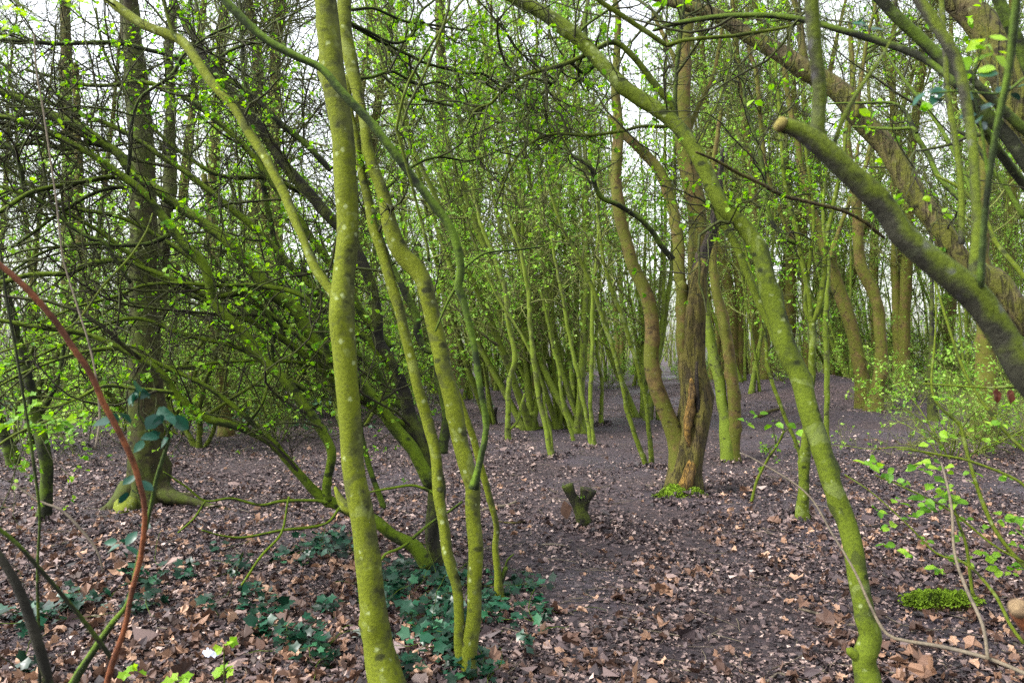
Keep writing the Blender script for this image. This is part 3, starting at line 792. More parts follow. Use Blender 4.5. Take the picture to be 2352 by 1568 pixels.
tree('mossy_tree', 'thick brown furrowed trunk slanting down to the right edge behind the sawn-off branch', 'tree', (2520, 1100),
     [('trunk', '2700,1350,72 2620,1100,66 2450,830,58 2352,722,54 2287,650,51 2202,590,51 2150,513,50 2082,410,48 2031,335,46 1963,267,45 1911,198,44 1843,154,42 1792,120,40 1706,68,34 1621,27,26 1552,7,20 1440,-30,14', 4.4, 5.4, 'furrow', 0.35, dict(lump=.1, ridges=.05, sides=20, ground=True)),
      ('branch', '1850,165,20 1840,90,18 1835,40,14 1815,-30,12', 5.2, 5.2, 'furrow', 0.6),
      ('branch', '1965,270,12 1975,200,10 1990,100,8 2010,10,6', 5.0, 5.2, 'brown', 1.0)],
     dict(per_m=9, leaf=0.03, lo=0.35, zmin=2.0, L1=(0.3, 1.2)), 9, d=4.4)
tree('small_tree', 'blurred grey green branch with a sawn-off yellow end, rising from the right edge', 'tree', (2600, 1500),
     [('trunk', '2800,3240,112 2770,2300,106 2700,1500,96 2560,1170,86 2450,980,76 2352,862,70 2322,808,66 2270,722,64 2225,668,68 2133,596,58 2065,534,55 2031,479,53 1945,393,52 1877,328,50 1830,298,40 1796,288,36', 1.15, 1.05, 'grey', 0.0, dict(flat_end=True, lump=.08, wav=0.2)),
      ('branch', '1885,335,40 1878,290,34 1882,205,32 1870,103,34 1863,0,34 1858,-100,30', 1.08, 1.05, 'grey', 0.2, dict(lump=.06, wav=0.3)),
      ('branch', '1915,345,12 1925,300,12 1963,222,11 2031,120,6 2060,60,4', 1.08, 1.15, 'grey', 0.0),
      ('branch', '2238,668,34 2238,620,27 2246,517,24 2243,479,22 2236,342,22 2219,239,24 2195,137,26 2134,34,28 2106,-10,26 2080,-80,24', 1.08, 1.2, 'grey', 0.0, dict(wav=0.3)),
      ('branch', '2252,660,16 2264,479,14 2287,308,16 2315,171,17 2332,34,18 2340,-60,16', 1.05, 0.95, 'snake', 0.0, dict(wav=0.3))],
     None, 10, d=1.1)
r_ = bpy.data.objects['small_tree.002']
mesh_o = None
# sawn face on the end of that branch
V, Q, T = limb_tube(np.array([P(1800, 290, 1.05), P(1788, 284, 1.05), P(1783, 281, 1.05)]) - np.array(r_.location), np.array([18.6, 17.5, 13]) * 1.05 / FPX, 14, 0.1, 3, flat_end=True)
mesh_obj('cut_face', V, [Q, T], M['cut'], r_)
tree('mossy_tree', 'dark forked limbs crossing the top right corner behind the blurred branch', 'tree', (2520, 900),
     [('trunk', '2620,1100,60 2540,760,50 2450,520,40 2352,376,32 2305,308,29 2253,257,28 2202,200,28 2168,150,27 2116,96,26 2065,51,25 2021,0,24 1960,-70,20', 2.1, 2.3, 'dark', 0.4, dict(ground=True)),
      ('branch', '2210,205,20 2150,154,17 2099,123,17 2014,92,16 1928,68,15 1843,48,14 1757,38,13 1655,41,12 1552,55,11 1500,70,8', 2.2, 2.6, 'dark', 0.5),
      ('branch', '1580,88,9 1552,99,8 1529,103,11 1488,75,12 1426,34,12 1375,0,12 1330,-50,10', 2.5, 2.6, 'moss_b', 0.3, dict(keep_order=False)),
      ('branch', '1690,82,9 1799,65,7 1850,50,6', 2.5, 2.5, 'moss_b', 0.3),
      ('branch', '1532,103,9 1576,92,9 1640,86,9 1690,82,9', 2.5, 2.5, 'moss_b', 0.3, dict(keep_order=True)),
      ('branch', '2240,470,9 2219,410,9 2185,342,9 2134,256,9 2082,191,8 2041,130,6 2010,80,5', 2.6, 3.0, 'dark', 0.5),
      ('branch', '2215,470,13 2202,455,12 2161,410,12 2134,359,12 2106,315,12 2082,260,10 2048,236,8 1980,236,6 1900,240,4', 3.4, 3.8, 'dark', 0.5),
      ('branch', '2106,305,9 2096,294,8 2060,296,8 2024,294,7 1960,290,5', 3.5, 3.7, 'dark', 0.5),
      ('branch', '2420,345,24 2352,298,22 2305,253,20 2253,205,18 2220,165,15 2190,110,12', 2.2, 2.2, 'dark', 0.4),
      ('branch', '2352,500,12 2310,430,11 2270,380,10 2240,330,9 2200,300,8', 2.6, 2.7, 'dark', 0.6),
      ('branch', '2400,700,12 2340,620,12 2290,560,11 2260,500,9 2215,440,8 2150,400,6', 3.0, 3.3, 'moss_b', 0.6),
      ('branch', '2480,640,26 2400,500,22 2330,400,20 2270,310,18 2230,250,16', 2.4, 2.3, 'dark', 0.5)],
     dict(per_m=9, leaf=0.03, lo=0.1, zmin=1.9, L1=(0.2, 0.8), r1=(0.002, 0.005), n3=3), 11, d=2.1)
tree('mossy_tree', 'very thick dark brown trunk leaning across the extreme top right corner', 'tree', (2700, 1000),
     [('trunk', '2900,1300,110 2700,900,100 2520,560,90 2400,330,84 2330,190,80 2290,110,74 2236,34,66 2170,-20,52 2080,-90,40', 3.0, 3.5, 'furrow', 0.2, dict(ground=True, sides=22)),
      ('branch', '2420,330,30 2352,120,28 2310,40,26 2280,-20,24', 3.1, 3.1, 'dark', 0.4)],
     dict(per_m=3, leaf=0.03, lo=0.3, zmin=2.0, L1=(0.2, 0.6)), 12, d=3.0)

# -- the hollow dead tree
root, _ = tree('dead_tree', 'hollow dead trunk with peeling bark, a charred broken top and bright moss at its foot', 'tree', (1579, 1160),
     [('trunk', '1578,1178,104 1578,1155,88 1580,1110,78 1584,1060,68 1592,1000,68 1596,940,66 1594,880,56 1590,830,46 1592,740,44 1597,680,44 1603,635,40 1614,600,30', 8.1, 8.2, 'wood', 0, dict(ridges=.10, lump=.16, sides=28, ground=True, knots=10)),
      ('broken_top', '1603,640,34 1612,600,30 1621,569,26 1634,530,24 1645,470,20 1655,410,16 1662,345,9', 8.2, 8.3, 'char', 0, dict(ridges=.15)),
      ('stem', '1568,700,20 1564,654,26 1559,580,26 1555,520,25 1545,470,24 1512,393,24 1460,335,22 1426,301,18 1400,270,13', 8.2, 8.6, 'brown', 0.6, dict(keep_order=False)),
      ('stem', '1578,860,26 1568,780,26 1566,720,26 1562,654,26', 8.15, 8.2, 'brown', 0),
      ('stem', '1590,900,36 1597,800,42 1602,700,44 1602,600,44 1597,479,42 1582,400,38 1570,308,36 1572,150,33 1578,0,29 1580,-300,22', 8.28, 9.2, 'brown', 0.45),
      ('branch', '1574,330,14 1600,250,11 1640,170,9 1660,60,7', 8.9, 9.0, 'brown', 0.8),
      ('branch', '1578,200,13 1540,120,10 1500,30,8', 9.0, 9.2, 'brown', 0.8),
      ('stem', '1556,1130,50 1557,1080,46 1553,1013,40 1525,935,37 1503,870,35 1499,800,34 1490,700,32 1455,610,29 1430,530,27 1419,445,26 1419,376,25 1419,291,22 1412,180,18 1418,60,14 1410,-60,10', 8.1, 8.5, 'brown', 0.35),
      ('branch', '1545,595,15 1540,588,14 1512,558,13 1495,530,12 1460,496,12 1416,469,12 1380,450,11 1366,420,11 1358,387,11 1306,352,9 1231,301,8 1170,280,8 1101,257,8 1016,239,8 940,219,8 879,171,6', 8.1, 7.0, 'dark', 1.6),
      ('root', '1555,1150,40 1540,1165,26 1510,1170,14 1480,1166,8', 8.0, 7.8, 'brown', 0, dict(knots=0)),
      ('root', '1600,1150,40 1618,1162,26 1640,1172,12', 8.0, 7.8, 'brown', 0, dict(knots=0))],
     dict(per_m=4, leaf=0.035, lo=0.3, zmin=3.0, L1=(0.3, 0.9)), 13)
base = np.array(root.location)


def strip(tr, d, mat, name, root, bulge=0.4, seed=0):
    """a plate of exposed wood lying on a trunk"""
    limb(tr, d, d, root, name, mat, lump=.22, ridges=.12, sides=12, knots=6, keep_order=True)


strip('1580,1150,20 1576,1120,34 1584,1090,30 1590,1065,22 1592,1050,10', 7.985, 'orange', 'bare_wood', root)
strip('1586,1030,10 1580,990,18 1586,950,20 1590,900,16 1588,870,8', 8.0, 'orange', 'bare_wood', root)
0 and strip('1560,1075,14 1554,1045,30 1556,1020,26 1548,1000,10', 8.02, 'orange', 'bare_wood', root)
strip('1601,1060,8 1606,1000,12 1604,940,10 1599,880,9 1600,830,5', 8.0, 'char', 'hollow', root)


def moss_clump(root, c, size, seed, name='moss'):
    g = np.random.default_rng(seed)
    n = 900
    p = g.normal(0, 1, (n, 3)); p = nrm(p) * g.uniform(0.5, 1, (n, 1)) ** 0.4; p[:, 2] = np.abs(p[:, 2])
    k_ = g.uniform(0, 1, (n, 1)) ** 3 * 0.9
    p = p * np.array(size) * np.concatenate([1 + k_, 1 + k_, 1 - k_], 1)
    b = Bag()
    # soft bumpy core plus tiny fronds
    u = np.linspace(0, 2 * math.pi, 18, endpoint=False); v_ = np.linspace(0, math.pi / 2, 7)
    U, W = np.meshgrid(u, v_)
    rr = 0.86 + 0.10 * np.sin(3 * U + seed) * np.cos(2 * W) + 0.07 * np.sin(7 * U + 4 * W)
    V = np.stack([rr * np.cos(U) * np.cos(W) * size[0], rr * np.sin(U) * np.cos(W) * size[1], rr * np.sin(W) * size[2]], -1).reshape(-1, 3) + c
    i = np.arange(6)[:, None] * 18; j = np.arange(18)[None]
    b.add(V, np.stack([i + j, i + (j + 1) % 18, i + (j + 1) % 18 + 18, i + j + 18], -1).reshape(-1, 4))
    leaves(b, LF_SMALL, p + c, nrm(p) + g.normal(0, .5, p.shape), g.normal(0, 1, p.shape), g.uniform(.008, .022, n), g)
    return b.obj(name, M['mossclump'], root, smooth=False)


for k, (x, y, s) in enumerate(((1548, 1158, (.13, .09, .13)), (1595, 1160, (.10, .07, .09)), (1528, 1166, (.07, .06, .05)))):
    q = P(x, y, 7.85) - base; q[2] = 0.0
    moss_clump(root, q, s, 40 + k)

tree('small_tree', 'pair of trunks joined at the foot, standing just right of the hollow dead tree', 'tree', (1680, 1050),
     [('trunk', '1683,1055,38 1682,1040,30 1685,996,28 1684,893,28 1675,808,26 1658,723,24 1641,654,20 1636,580,18 1650,480,16 1640,380,12 1655,250,9', 11, 11.3, 'brown', 0.5, dict(ground=True)),
      ('trunk', '1674,1052,36 1671,1030,32 1664,962,26 1648,859,24 1628,757,22 1615,671,18 1622,590,16 1600,480,13 1610,330,9', 11, 11.6, 'thin', 0.5, dict(ground=True))],
     dict(per_m=4.5, leaf=0.042, leaf_n=1, lo=0.5, zmin=2.0, L1=(0.4, 1.2), lmat='leaf_far'), 15)

# -- slim stems right of the hollow tree, behind the leaning trunk
tree('small_tree', 'upright knotty stem forking into a V behind the long leaning trunk', 'tree', (1840, 1196),
     [('trunk', '1839,1203,34 1840,1180,27 1843,1110,24 1846,1050,22 1858,960,16 1867,850,15 1864,740,16', 6.9, 6.9, 'moss_b', 0.4, dict(ground=True, knots=30)),
      ('stem', '1864,742,14 1857,690,13 1842,600,12 1826,517,11 1800,400,9 1790,260,8 1780,100,6', 6.9, 7.2, 'moss_b', 0.7, dict(knots=16)),
      ('stem', '1865,742,14 1882,700,13 1895,600,12 1905,517,10 1930,400,9 1950,250,7 1975,100,5', 6.9, 7.0, 'moss_b', 0.7, dict(knots=16)),
      ('stem', '1835,560,10 1800,545,10 1770,500,9 1757,440,9 1750,376,9 1737,325,9 1716,256,8 1706,188,7 1682,126,6 1660,40,5', 7.0, 7.2, 'dark', 0.7),
      ('stem', '1826,560,12 1805,520,11 1790,480,10 1762,400,10 1750,308,10 1744,239,10 1737,171,10 1720,113,9 1715,20,8', 7.3, 7.5, 'brown', 0.5),
      ('stem', '1865,745,12 1850,700,10 1860,600,9 1868,500,8 1850,330,6', 6.9, 7.1, 'moss_b', 0.7)],
     dict(per_m=6, leaf=0.033, leaf_n=1, lo=0.2, zmin=1.2, L1=(0.2, 0.7), mat='twig'), 16)
tree('sapling', 'smooth straight stem standing upright just right of the V forked stem', 'sapling', (1906, 1075),
     [('trunk', '1906,1085,14 1904,1040,13 1899,962,12 1898,825,12 1898,700,11 1902,600,9 1890,480,7 1900,350,5', 9.5, 9.7, 'thin', 0.4, dict(ground=True))],
     dict(per_m=5, leaf=0.036, lo=0.4, zmin=1.5, L1=(0.3, 0.8)), 17)
tree('sapling', 'thin knotty green stem curving up to the left just left of the long leaning trunk', 'sapling', (1842, 1135),
     [('trunk', '1843,1145,10 1838,1060,10 1826,1013,9 1812,979,9 1792,928,9 1764,842,8 1757,774,8 1745,680,7 1720,600,6 1690,500,5', 7.9, 8.3, 'moss_b', 0.5, dict(ground=True)),],
     dict(per_m=5, leaf=0.034, lo=0.3, zmin=1.2, L1=(0.2, 0.6)), 18)
tree('sapling', 'short leaning green stick left of the V forked stem', 'sapling', (1723, 1168),
     [('trunk', '1722,1172,8 1732,1130,7 1744,1094,6 1765,1050,6 1785,1020,5 1800,990,4', 7.6, 7.6, 'moss_b', 0.7, dict(ground=True, keep_order=True))],
     dict(per_m=5, leaf=0.03, lo=0.5, L1=(0.1, 0.3)), 19)
for x, y, dd, tr, lab in (
    (1989, 945, None, [('trunk', '1990,952,44 1984,887,35 1976,842,31 1956,757,29 1928,671,28 1901,586,26 1880,520,22 1850,440,18 1830,330,14 1800,150,10', 'brown'), ('branch', '1905,595,12 1930,520,10 1960,430,9 1970,330,7', 'brown')], 'curved brown mossy trunk leaning left behind the V forked stem'),
    (2008, 950, None, [('trunk', '2008,955,40 2016,900,30 2024,825,27 2021,757,25 2011,688,25 1978,610,24 1970,517,23 1962,430,20 1945,330,17 1960,200,13 1950,50,9', 'brown'), ('branch', '1962,440,12 1990,370,10 2010,280,8', 'brown')], 'sinuous brown trunk standing right of the curved leaning one at mid distance'),
    (1962, 900, None, [('trunk', '1962,905,18 1956,842,15 1939,818,14 1894,730,13 1853,664,12 1800,560,10 1760,430,7', 'thin')], 'slimmer bare trunk slanting up left beneath the curved brown trunk'),
    (2144, 968, None, [('trunk', '2144,972,26 2143,950,21 2142,880,20 2143,810,16 2140,740,9 2140,664,8 2138,520,6', 'hub')], 'short dark upright post-like trunk standing on the bare mud at the right'),
    (2254, 1003, None, [('trunk', '2250,1012,72 2256,990,52 2260,950,46 2264,893,43 2266,790,41 2262,650,36 2250,500,30 2262,300,24 2250,50,16', 'brown'), ('root', '2240,985,24 2215,1000,16 2190,1004,8', 'orange'), ('root', '2275,985,22 2300,1002,10', 'brown')], 'stout trunk with flared orange brown roots at the right edge of the mud')):
    gd = gdepth(y)
    tree('tall_tree', lab, 'tree', (x, y), [(p_, t_, gd, gd * 1.03, m_, 0.0 if p_ == 'root' else 0.5, dict(ground=p_ == 'trunk')) for p_, t_, m_ in tr],
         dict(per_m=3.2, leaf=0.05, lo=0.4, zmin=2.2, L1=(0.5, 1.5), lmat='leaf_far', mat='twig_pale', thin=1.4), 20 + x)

# -- the slender stems of the open middle
MID = [
    ('crooked green stem with a kink at mid height, left of the open middle ground', 1169, 1012, [('trunk', '1169,1015,18 1167,990,16 1166,930,15 1170,876,14 1184,820,15 1180,790,14 1166,740,14 1159,664,13 1140,600,11 1105,520,9 1085,430,7', 'thin'), ('stem', '1172,985,9 1190,965,8 1199,930,8 1204,905,7', 'thin')]),
    ('entwined pair of green stems rooted in the open middle ground', 1270, 1055, [('trunk', '1272,1060,22 1266,1040,18 1256,996,15 1238,911,14 1227,825,14 1217,757,13 1214,671,12 1196,580,10 1170,500,9 1150,400,7', 'thin'), ('stem', '1268,1040,12 1264,990,10 1250,930,9 1247,890,8 1236,860,8 1215,800,8 1180,740,7 1140,680,7 1110,610,6', 'thin')]),
    ('large dark trunk far behind the green twin stems, rising to the top', 1052, 892, [('trunk', '1056,900,50 1050,860,42 1042,757,38 1026,637,36 1026,500,33 1024,400,32 1014,274,29 1012,103,26 1010,-100,22', 'furrow')]),
    ('brown trunk with a flared foot far behind the entwined pair', 1212, 893, [('trunk', '1213,898,34 1210,860,29 1204,808,27 1197,705,24 1200,560,20 1190,400,15', 'brown')]),
    ('leaning brown trunk left of the flared brown trunk in the distance', 1138, 892, [('trunk', '1143,898,24 1136,870,20 1128,842,18 1118,774,16 1108,700,14 1100,600,12 1080,480,9', 'brown')]),
    ('slim stem springing left from a dark clump at mid distance', 1292, 948, [('trunk', '1297,954,20 1286,915,14 1275,840,13 1250,700,12 1215,610,10 1180,517,8 1160,400,6', 'thin')]),
    ('straight slim stem rising left from the dark clump at mid distance', 1320, 950, [('trunk', '1324,955,18 1318,900,13 1312,850,13 1300,760,12 1270,650,10 1240,530,9 1215,400,7', 'thin')]),
    ('short slim stem rooted in front of the dark clump', 1316, 1003, [('trunk', '1318,1008,11 1309,979,10 1289,911,10 1284,850,9 1262,760,8 1240,660,6', 'thin')]),
    ('cleft pale stem made of two poles rising from one foot', 1364, 1030, [('trunk', '1366,1036,26 1362,1010,14 1357,950,12 1358,859,12 1361,740,12 1364,640,10 1375,540,9 1372,400,6', 'thin'), ('stem', '1358,1025,16 1352,975,13 1330,876,12 1316,808,11 1299,723,10 1282,630,9 1262,520,7', 'thin')]),
    ('long thin green pole leaning left, nearest the hollow tree', 1488, 1072, [('trunk', '1490,1078,18 1477,1050,14 1447,962,13 1423,859,13 1402,781,12 1364,671,12 1330,593,10 1289,517,9 1250,400,7', 'moss_b')]),
    ('knotty green pole between the long leaning pole and the hollow tree', 1496, 1068, [('trunk', '1498,1074,18 1494,1030,14 1481,911,12 1460,825,12 1426,722,12 1398,640,10 1380,560,9 1370,420,6', 'moss_b')]),
    ('dark footed upright pole right of the cleft pale stem', 1382, 978, [('trunk', '1382,983,15 1381,950,12 1382,887,10 1371,791,10 1372,700,9 1385,560,7', 'thin')]),
]
for k, (lab, x, y, tr) in enumerate(MID):
    gd = gdepth(y)
    tree('slender_tree', lab, 'tree', (x, y), [(p_, [(a, b_, c * 0.84) for a, b_, c in parse(t_)], gd, gd * 1.02, m_, 0.6, dict(ground=True) if p_ == 'trunk' else {}) for p_, t_, m_ in tr],
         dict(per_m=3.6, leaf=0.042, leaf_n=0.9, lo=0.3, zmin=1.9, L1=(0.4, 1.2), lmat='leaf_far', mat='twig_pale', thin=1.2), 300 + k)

# -- trees standing among the hawthorn's limbs on the left
LEFT = [
    ('brown blotched trunk in the left thicket, right of the trunk with spreading roots', 517, 1000, [('trunk', '520,1010,36 515,960,28 512,900,26 500,820,24 487,740,22 483,690,22 490,560,16 470,400,12', 'brown')]),
    ('dim straight trunk far back in the left thicket, behind the hanging branches', 610, 905, [('trunk', '612,910,26 610,860,22 606,760,20 600,600,18 596,400,14 590,200,10', 'brown')]),
    ('slim bent trunk in the left thicket between the rooted trunk and the blotched trunk', 455, 940, [('trunk', '458,945,20 448,890,16 436,820,15 425,740,14 430,640,12 415,500,10', 'brown')]),
    ('dim trunk left of the trunk with spreading roots, half hidden by twigs', 215, 930, [('trunk', '215,935,30 212,850,26 200,740,24 190,600,22 180,400,18 175,150,14', 'brown')]),
    ('tall straight trunk rising behind the hawthorn limbs at the upper left', 165, 900, [('trunk', '165,905,34 160,700,30 158,400,28 152,200,24 150,0,20 150,-100,16', 'furrow')]),
    ('dark trunk behind the hawthorn hub, seen between the foreground stems', 1000, 905, [('trunk', '1000,912,30 995,860,26 985,800,24 975,700,20 960,560,16', 'hub')]),
]
for k, (lab, x, y, tr) in enumerate(LEFT):
    gd = gdepth(y)
    tree('tall_tree', lab, 'tree', (x, y), [(p_, t_, gd, gd * 1.02, m_, 0.8, dict(ground=True)) for p_, t_, m_ in tr],
         dict(per_m=5, leaf=0.045, leaf_n=1.1, lo=0.15, zmin=0.9, L1=(0.5, 1.5), lmat='leaf_far', thin=1.2), 400 + k)

# ---------------------------------------------------------------- the wood behind: a few trees, copied one by one
def proto_tree(kind, seed):
    g = np.random.default_rng(seed)
    parts = []                                   # (name, mesh)
    tb, lb = Bag(), Bag()
    if kind == 'coppice':
        n = g.integers(3, 6); H = g.uniform(7, 10, n); lean = 0.30; r0 = g.uniform(0.035, 0.075, n); mat = 'thin'; K = 14; wig = 0.04
        per, l1, n2, n3, lsz, th, lo = 24, (0.5, 1.7), 6, 4, 0.068, 1.9, 0.14
    elif kind == 'tall':
        n = g.integers(1, 3); H = g.uniform(15, 19, n); lean = 0.08; r0 = g.uniform(0.14, 0.24, n); mat = 'brown'; K = 22; wig = 0.03
        per, l1, n2, n3, lsz, th, lo = 75, (1.2, 3.6), 7, 6, 0.075, 3.2, 0.2
    elif kind == 'thorn':
        n = g.integers(3, 6); H = g.uniform(4, 7, n); lean = 0.55; r0 = g.uniform(0.03, 0.06, n); mat = 'moss_b'; K = 16; wig = 0.11
        per, l1, n2, n3, lsz, th, lo = 26, (0.6, 1.9), 6, 3, 0.056, 1.4, 0.08
    else:                                        # low shrub
        n = g.integers(6, 11); H = g.uniform(1.0, 2.4, n); lean = 0.55; r0 = g.uniform(0.008, 0.016, n); mat = 'thin'; K = 10; wig = 0.12
        per, l1, n2, n3, lsz, th, lo = 14, (0.25, 0.7), 5, 3, 0.045, 1.2, 0.1
    d = g.normal(0, lean, (n, 3)); d[:, 2] = 1
    if kind == 'coppice': d[:, 0] = -0.22 + 0.7 * d[:, 0]
    st = g.normal(0, 0.08 if kind != 'tall' else 0.2, (n, 3)); st[:, 2] = -0.1
    stems = grow(st, d, np.asarray(H, float), K, wig, 0.05, g)
    for i in range(n):
        C = catmull(stems[i], [4] * (K - 1))
        rad = r0[i] * (1 - 0.88 * np.linspace(0, 1, len(C))) + r0[i] * 0.55 * np.exp(-np.linspace(0, 1, len(C)) * 40)
        V, Q, T = limb_tube(C, rad, 9 if kind != 'shrub' else 5, 0.13, seed * 10 + i, 0.03, knots=8)
        o = mesh_obj('trunk' if kind != 'shrub' else 'stem', V, [Q, T], M[mat])
        parts.append((o.name.split('.')[0], o))
    p, t, f, idx = along(stems, per // (1 if kind != 'thorn' else 1), g, lo, 1.0)
    l = g.uniform(*l1, len(p)) * (1.1 - 0.6 * f)
    A = grow(p, side_dir(t, g, 0.8, 0.25), l, 10, 0.17, 0.03, g)
    rr = np.minimum(g.uniform(0.006, 0.013, len(p)) * (l / l1[1] + 0.5), r0[idx] * 0.6 * (1.1 - f)) * th ** 0.6
    tubes(tb, A, rr, rr * 0.4, 4)
    p2, t2, f2, i2 = along(A, n2, g, 0.12, 1.0)
    l2 = l[i2] * g.uniform(0.22, 0.6, len(p2)) * (1.15 - 0.5 * f2)
    B = grow(p2, side_dir(t2, g, 0.8, 0.12), l2, 6, 0.2, 0, g)
    rb = np.maximum(rr[i2] * 0.5, 0.0016 * th)
    tubes(tb, B, rb, rb * 0.5, 3)
    p3, t3, f3, i3 = along(B, n3, g, 0.15, 1.0)
    l3 = l2[i3] * g.uniform(0.25, 0.7, len(p3))
    C = grow(p3, side_dir(t3, g, 0.8, 0.1), l3, 4, 0.22, 0, g)
    rc = np.full(len(p3), 0.0013 * th)
    tubes(tb, C, rc, rc * 0.6, 3)
    e = C[:, -1]; te = nrm(C[:, -1] - C[:, -2])
    nz = np.sin(e[:, 0] * 2.1 + e[:, 2] * 1.9) + np.sin(e[:, 1] * 2.7 - e[:, 2] * 2.7) + np.sin(e[:, 0] * 5.3 - e[:, 1] * 5.1 + e[:, 2] * 4.1)
    dens = {'coppice': 1.6, 'tall': 0.7, 'thorn': 1.6, 'shrub': 0.5}[kind]
    s = g.uniform(0, 1, len(e)) < dens * (0.5 + 0.32 * nz)
    tuft(lb, LF_TINY if kind in ('tall', 'coppice') else LF_SMALL, e[s], te[s], lsz, g, 3)
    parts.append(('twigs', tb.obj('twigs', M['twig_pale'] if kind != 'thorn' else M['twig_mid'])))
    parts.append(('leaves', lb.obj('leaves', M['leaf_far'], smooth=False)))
    for nme, o in parts:
        COL.objects.unlink(o)
        if nme in ('twigs', 'leaves'): o['kind'] = 'stuff'
    return parts


PROTO = {k: [proto_tree(k, s0 + i) for i in range(nv)] for k, s0, nv in (('coppice', 700, 4), ('tall', 720, 3), ('thorn', 740, 4), ('shrub', 760, 3))}
NAME = {'coppice': 'coppiced_tree', 'tall': 'tall_tree', 'thorn': 'thorn_tree', 'shrub': 'shrub'}
CATS = {'coppice': 'tree', 'tall': 'tree', 'thorn': 'tree', 'shrub': 'bush'}


def put(kind, x, y, g, label, group, scale=None):
    parts = PROTO[kind][g.integers(0, len(PROTO[kind]))]
    r = bpy.data.objects.new(NAME[kind], None)
    COL.objects.link(r)
    r.location = (float(x), float(y), float(gz(x, y)))
    r.rotation_euler = (0, 0, float(g.uniform(-0.8, 0.8) if kind == 'coppice' else g.uniform(0, 6.28)))
    s = scale or float(g.uniform(0.85, 1.2))
    r.scale = (s, s, s)
    tag(r, label, CATS[kind], group)
    for nme, o in parts:
        c = o.copy(); c.name = nme; COL.objects.link(c); c.parent = r
    return r


def fill():
    g = np.random.default_rng(91)
    zones = [
        # kind, photo x range at the foot, depth range, count, label, group
        ('thorn', -150, 560, 11, 18, 4, 'dense dark thorn tree in the tangled thicket left of the green foreground trunks', 'thorn trees of the left thicket'),
        ('thorn', 560, 980, 13, 21, 6, 'thorn tree behind the dark spreading hawthorn and the green foreground trunks', 'thorn trees behind the hawthorn'),
        ('thorn', -100, 1000, 19, 34, 12, 'thorn tree deep in the shade at the far left of the wood', 'far thorn trees on the left'),
        ('tall', -100, 900, 20, 50, 13, 'tall straight trunk far back on the left with a twiggy crown', 'tall trees far back on the left'),
        ('coppice', 930, 1550, 20, 44, 18, 'clump of slender mossy stems deep in the middle of the wood', 'coppiced stems in the middle distance'),
        ('coppice', 1060, 1520, 14, 20, 9, 'leaning mossy stems growing in the open middle left of the hollow dead tree', 'coppiced stems left of the hollow tree'),
        ('tall', 900, 1700, 26, 60, 9, 'tall trunk far behind the slender middle stems, its crown against the sky', 'tall trees far back in the middle'),
        ('thorn', 1000, 1700, 30, 50, 3, 'low twiggy thorn tree closing the view in the middle distance', 'far thorn trees in the middle'),
        ('coppice', 1700, 2550, 22, 40, 16, 'clump of slender stems behind the bare mud on the right', 'coppiced stems on the right'),
        ('tall', 1650, 2600, 22, 60, 22, 'tall tree far back on the right with its crown against white sky', 'tall trees far back on the right'),
        ('thorn', 1700, 2550, 24, 45, 11, 'far leafy thorn tree closing the view on the right', 'far thorn trees on the right'),
        ('shrub', -150, 950, 13, 30, 26, 'low leafy shrub under the left thicket', 'low shrubs on the left'),
        ('shrub', 950, 1700, 27, 48, 18, 'small shrub at the feet of the distant middle stems', 'low shrubs in the middle distance'),
        ('shrub', 2150, 2500, 10, 13.5, 3, 'leafy low shrub before the stout trunk at the right edge', 'low shrubs at the right'),
        ('shrub', 1760, 2500, 19, 40, 22, 'small shrub beyond the bare mud on the right', 'low shrubs beyond the mud'),
    ]
    for kind, a, b_, d0, d1, n, lab, grp in zones:
        for i in range(n):
            # stratified so the wood is even but irregular
            px = a + (b_ - a) * ((i * 0.618 + g.uniform(-0.12, 0.12)) % 1.0)
            dd = d0 * (d1 / d0) ** g.uniform(0, 1)
            put(kind, (px - CX) / FPX * dd, dd, g, lab, grp)


fill()


def far_wood():
    """the unbroken wood beyond: thin stems and scrub by the thousand, one mass"""
    g = np.random.default_rng(77)
    tb, lb = Bag(), Bag()
    n = 1100
    d = 48 + 60 * g.uniform(0, 1, n) ** 0.8
    x = g.uniform(-0.85, 0.85, n) * d
    st = np.stack([x, d, np.full(n, -0.2)], -1)
    H = g.uniform(4, 15, n)
    dr = g.normal(0, 0.13, (n, 3)); dr[:, 2] = 1
    A = grow(st, dr, H, 9, 0.07, 0.02, g)
    r = g.uniform(0.03, 0.11, n); tubes(tb, A, r, r * 0.2, 5)
    p, t, f, i = along(A, 10, g, 0.05, 1)
    B = grow(p, side_dir(t, g, 0.8, 0.3), g.uniform(0.6, 2.6, len(p)), 5, 0.2, 0.02, g)
    r = g.uniform(0.007, 0.018, len(p)); tubes(tb, B, r, r * 0.5, 3)
    p, t, f, i = along(B, 3, g, 0.2, 1)
    Cc = grow(p, side_dir(t, g, 0.8, 0.2), g.uniform(0.3, 1.0, len(p)), 3, 0.2, 0, g)
    r = np.full(len(p), 0.006); tubes(tb, Cc, r, r * 0.5, 3)
    s = g.uniform(0, 1, len(p)) < 0.5
    tuft(lb, LF_TINY, Cc[s, -1], t[s], 0.16, g, 2)
    root = empty('distant_wood', (0, 48, 0), 'unbroken mass of thin stems and scrub closing the view far behind', 'woodland')
    root['kind'] = 'stuff'
    off = np.array([0, 48.0, 0])
    tb.v = [v - off for v in tb.v]; lb.v = [v - off for v in lb.v]
    tb.obj('stems', M['twig_pale'], root, stuff=True)
    lb.obj('leaves', M['leaf_far'], root, smooth=False, stuff=True)


far_wood()

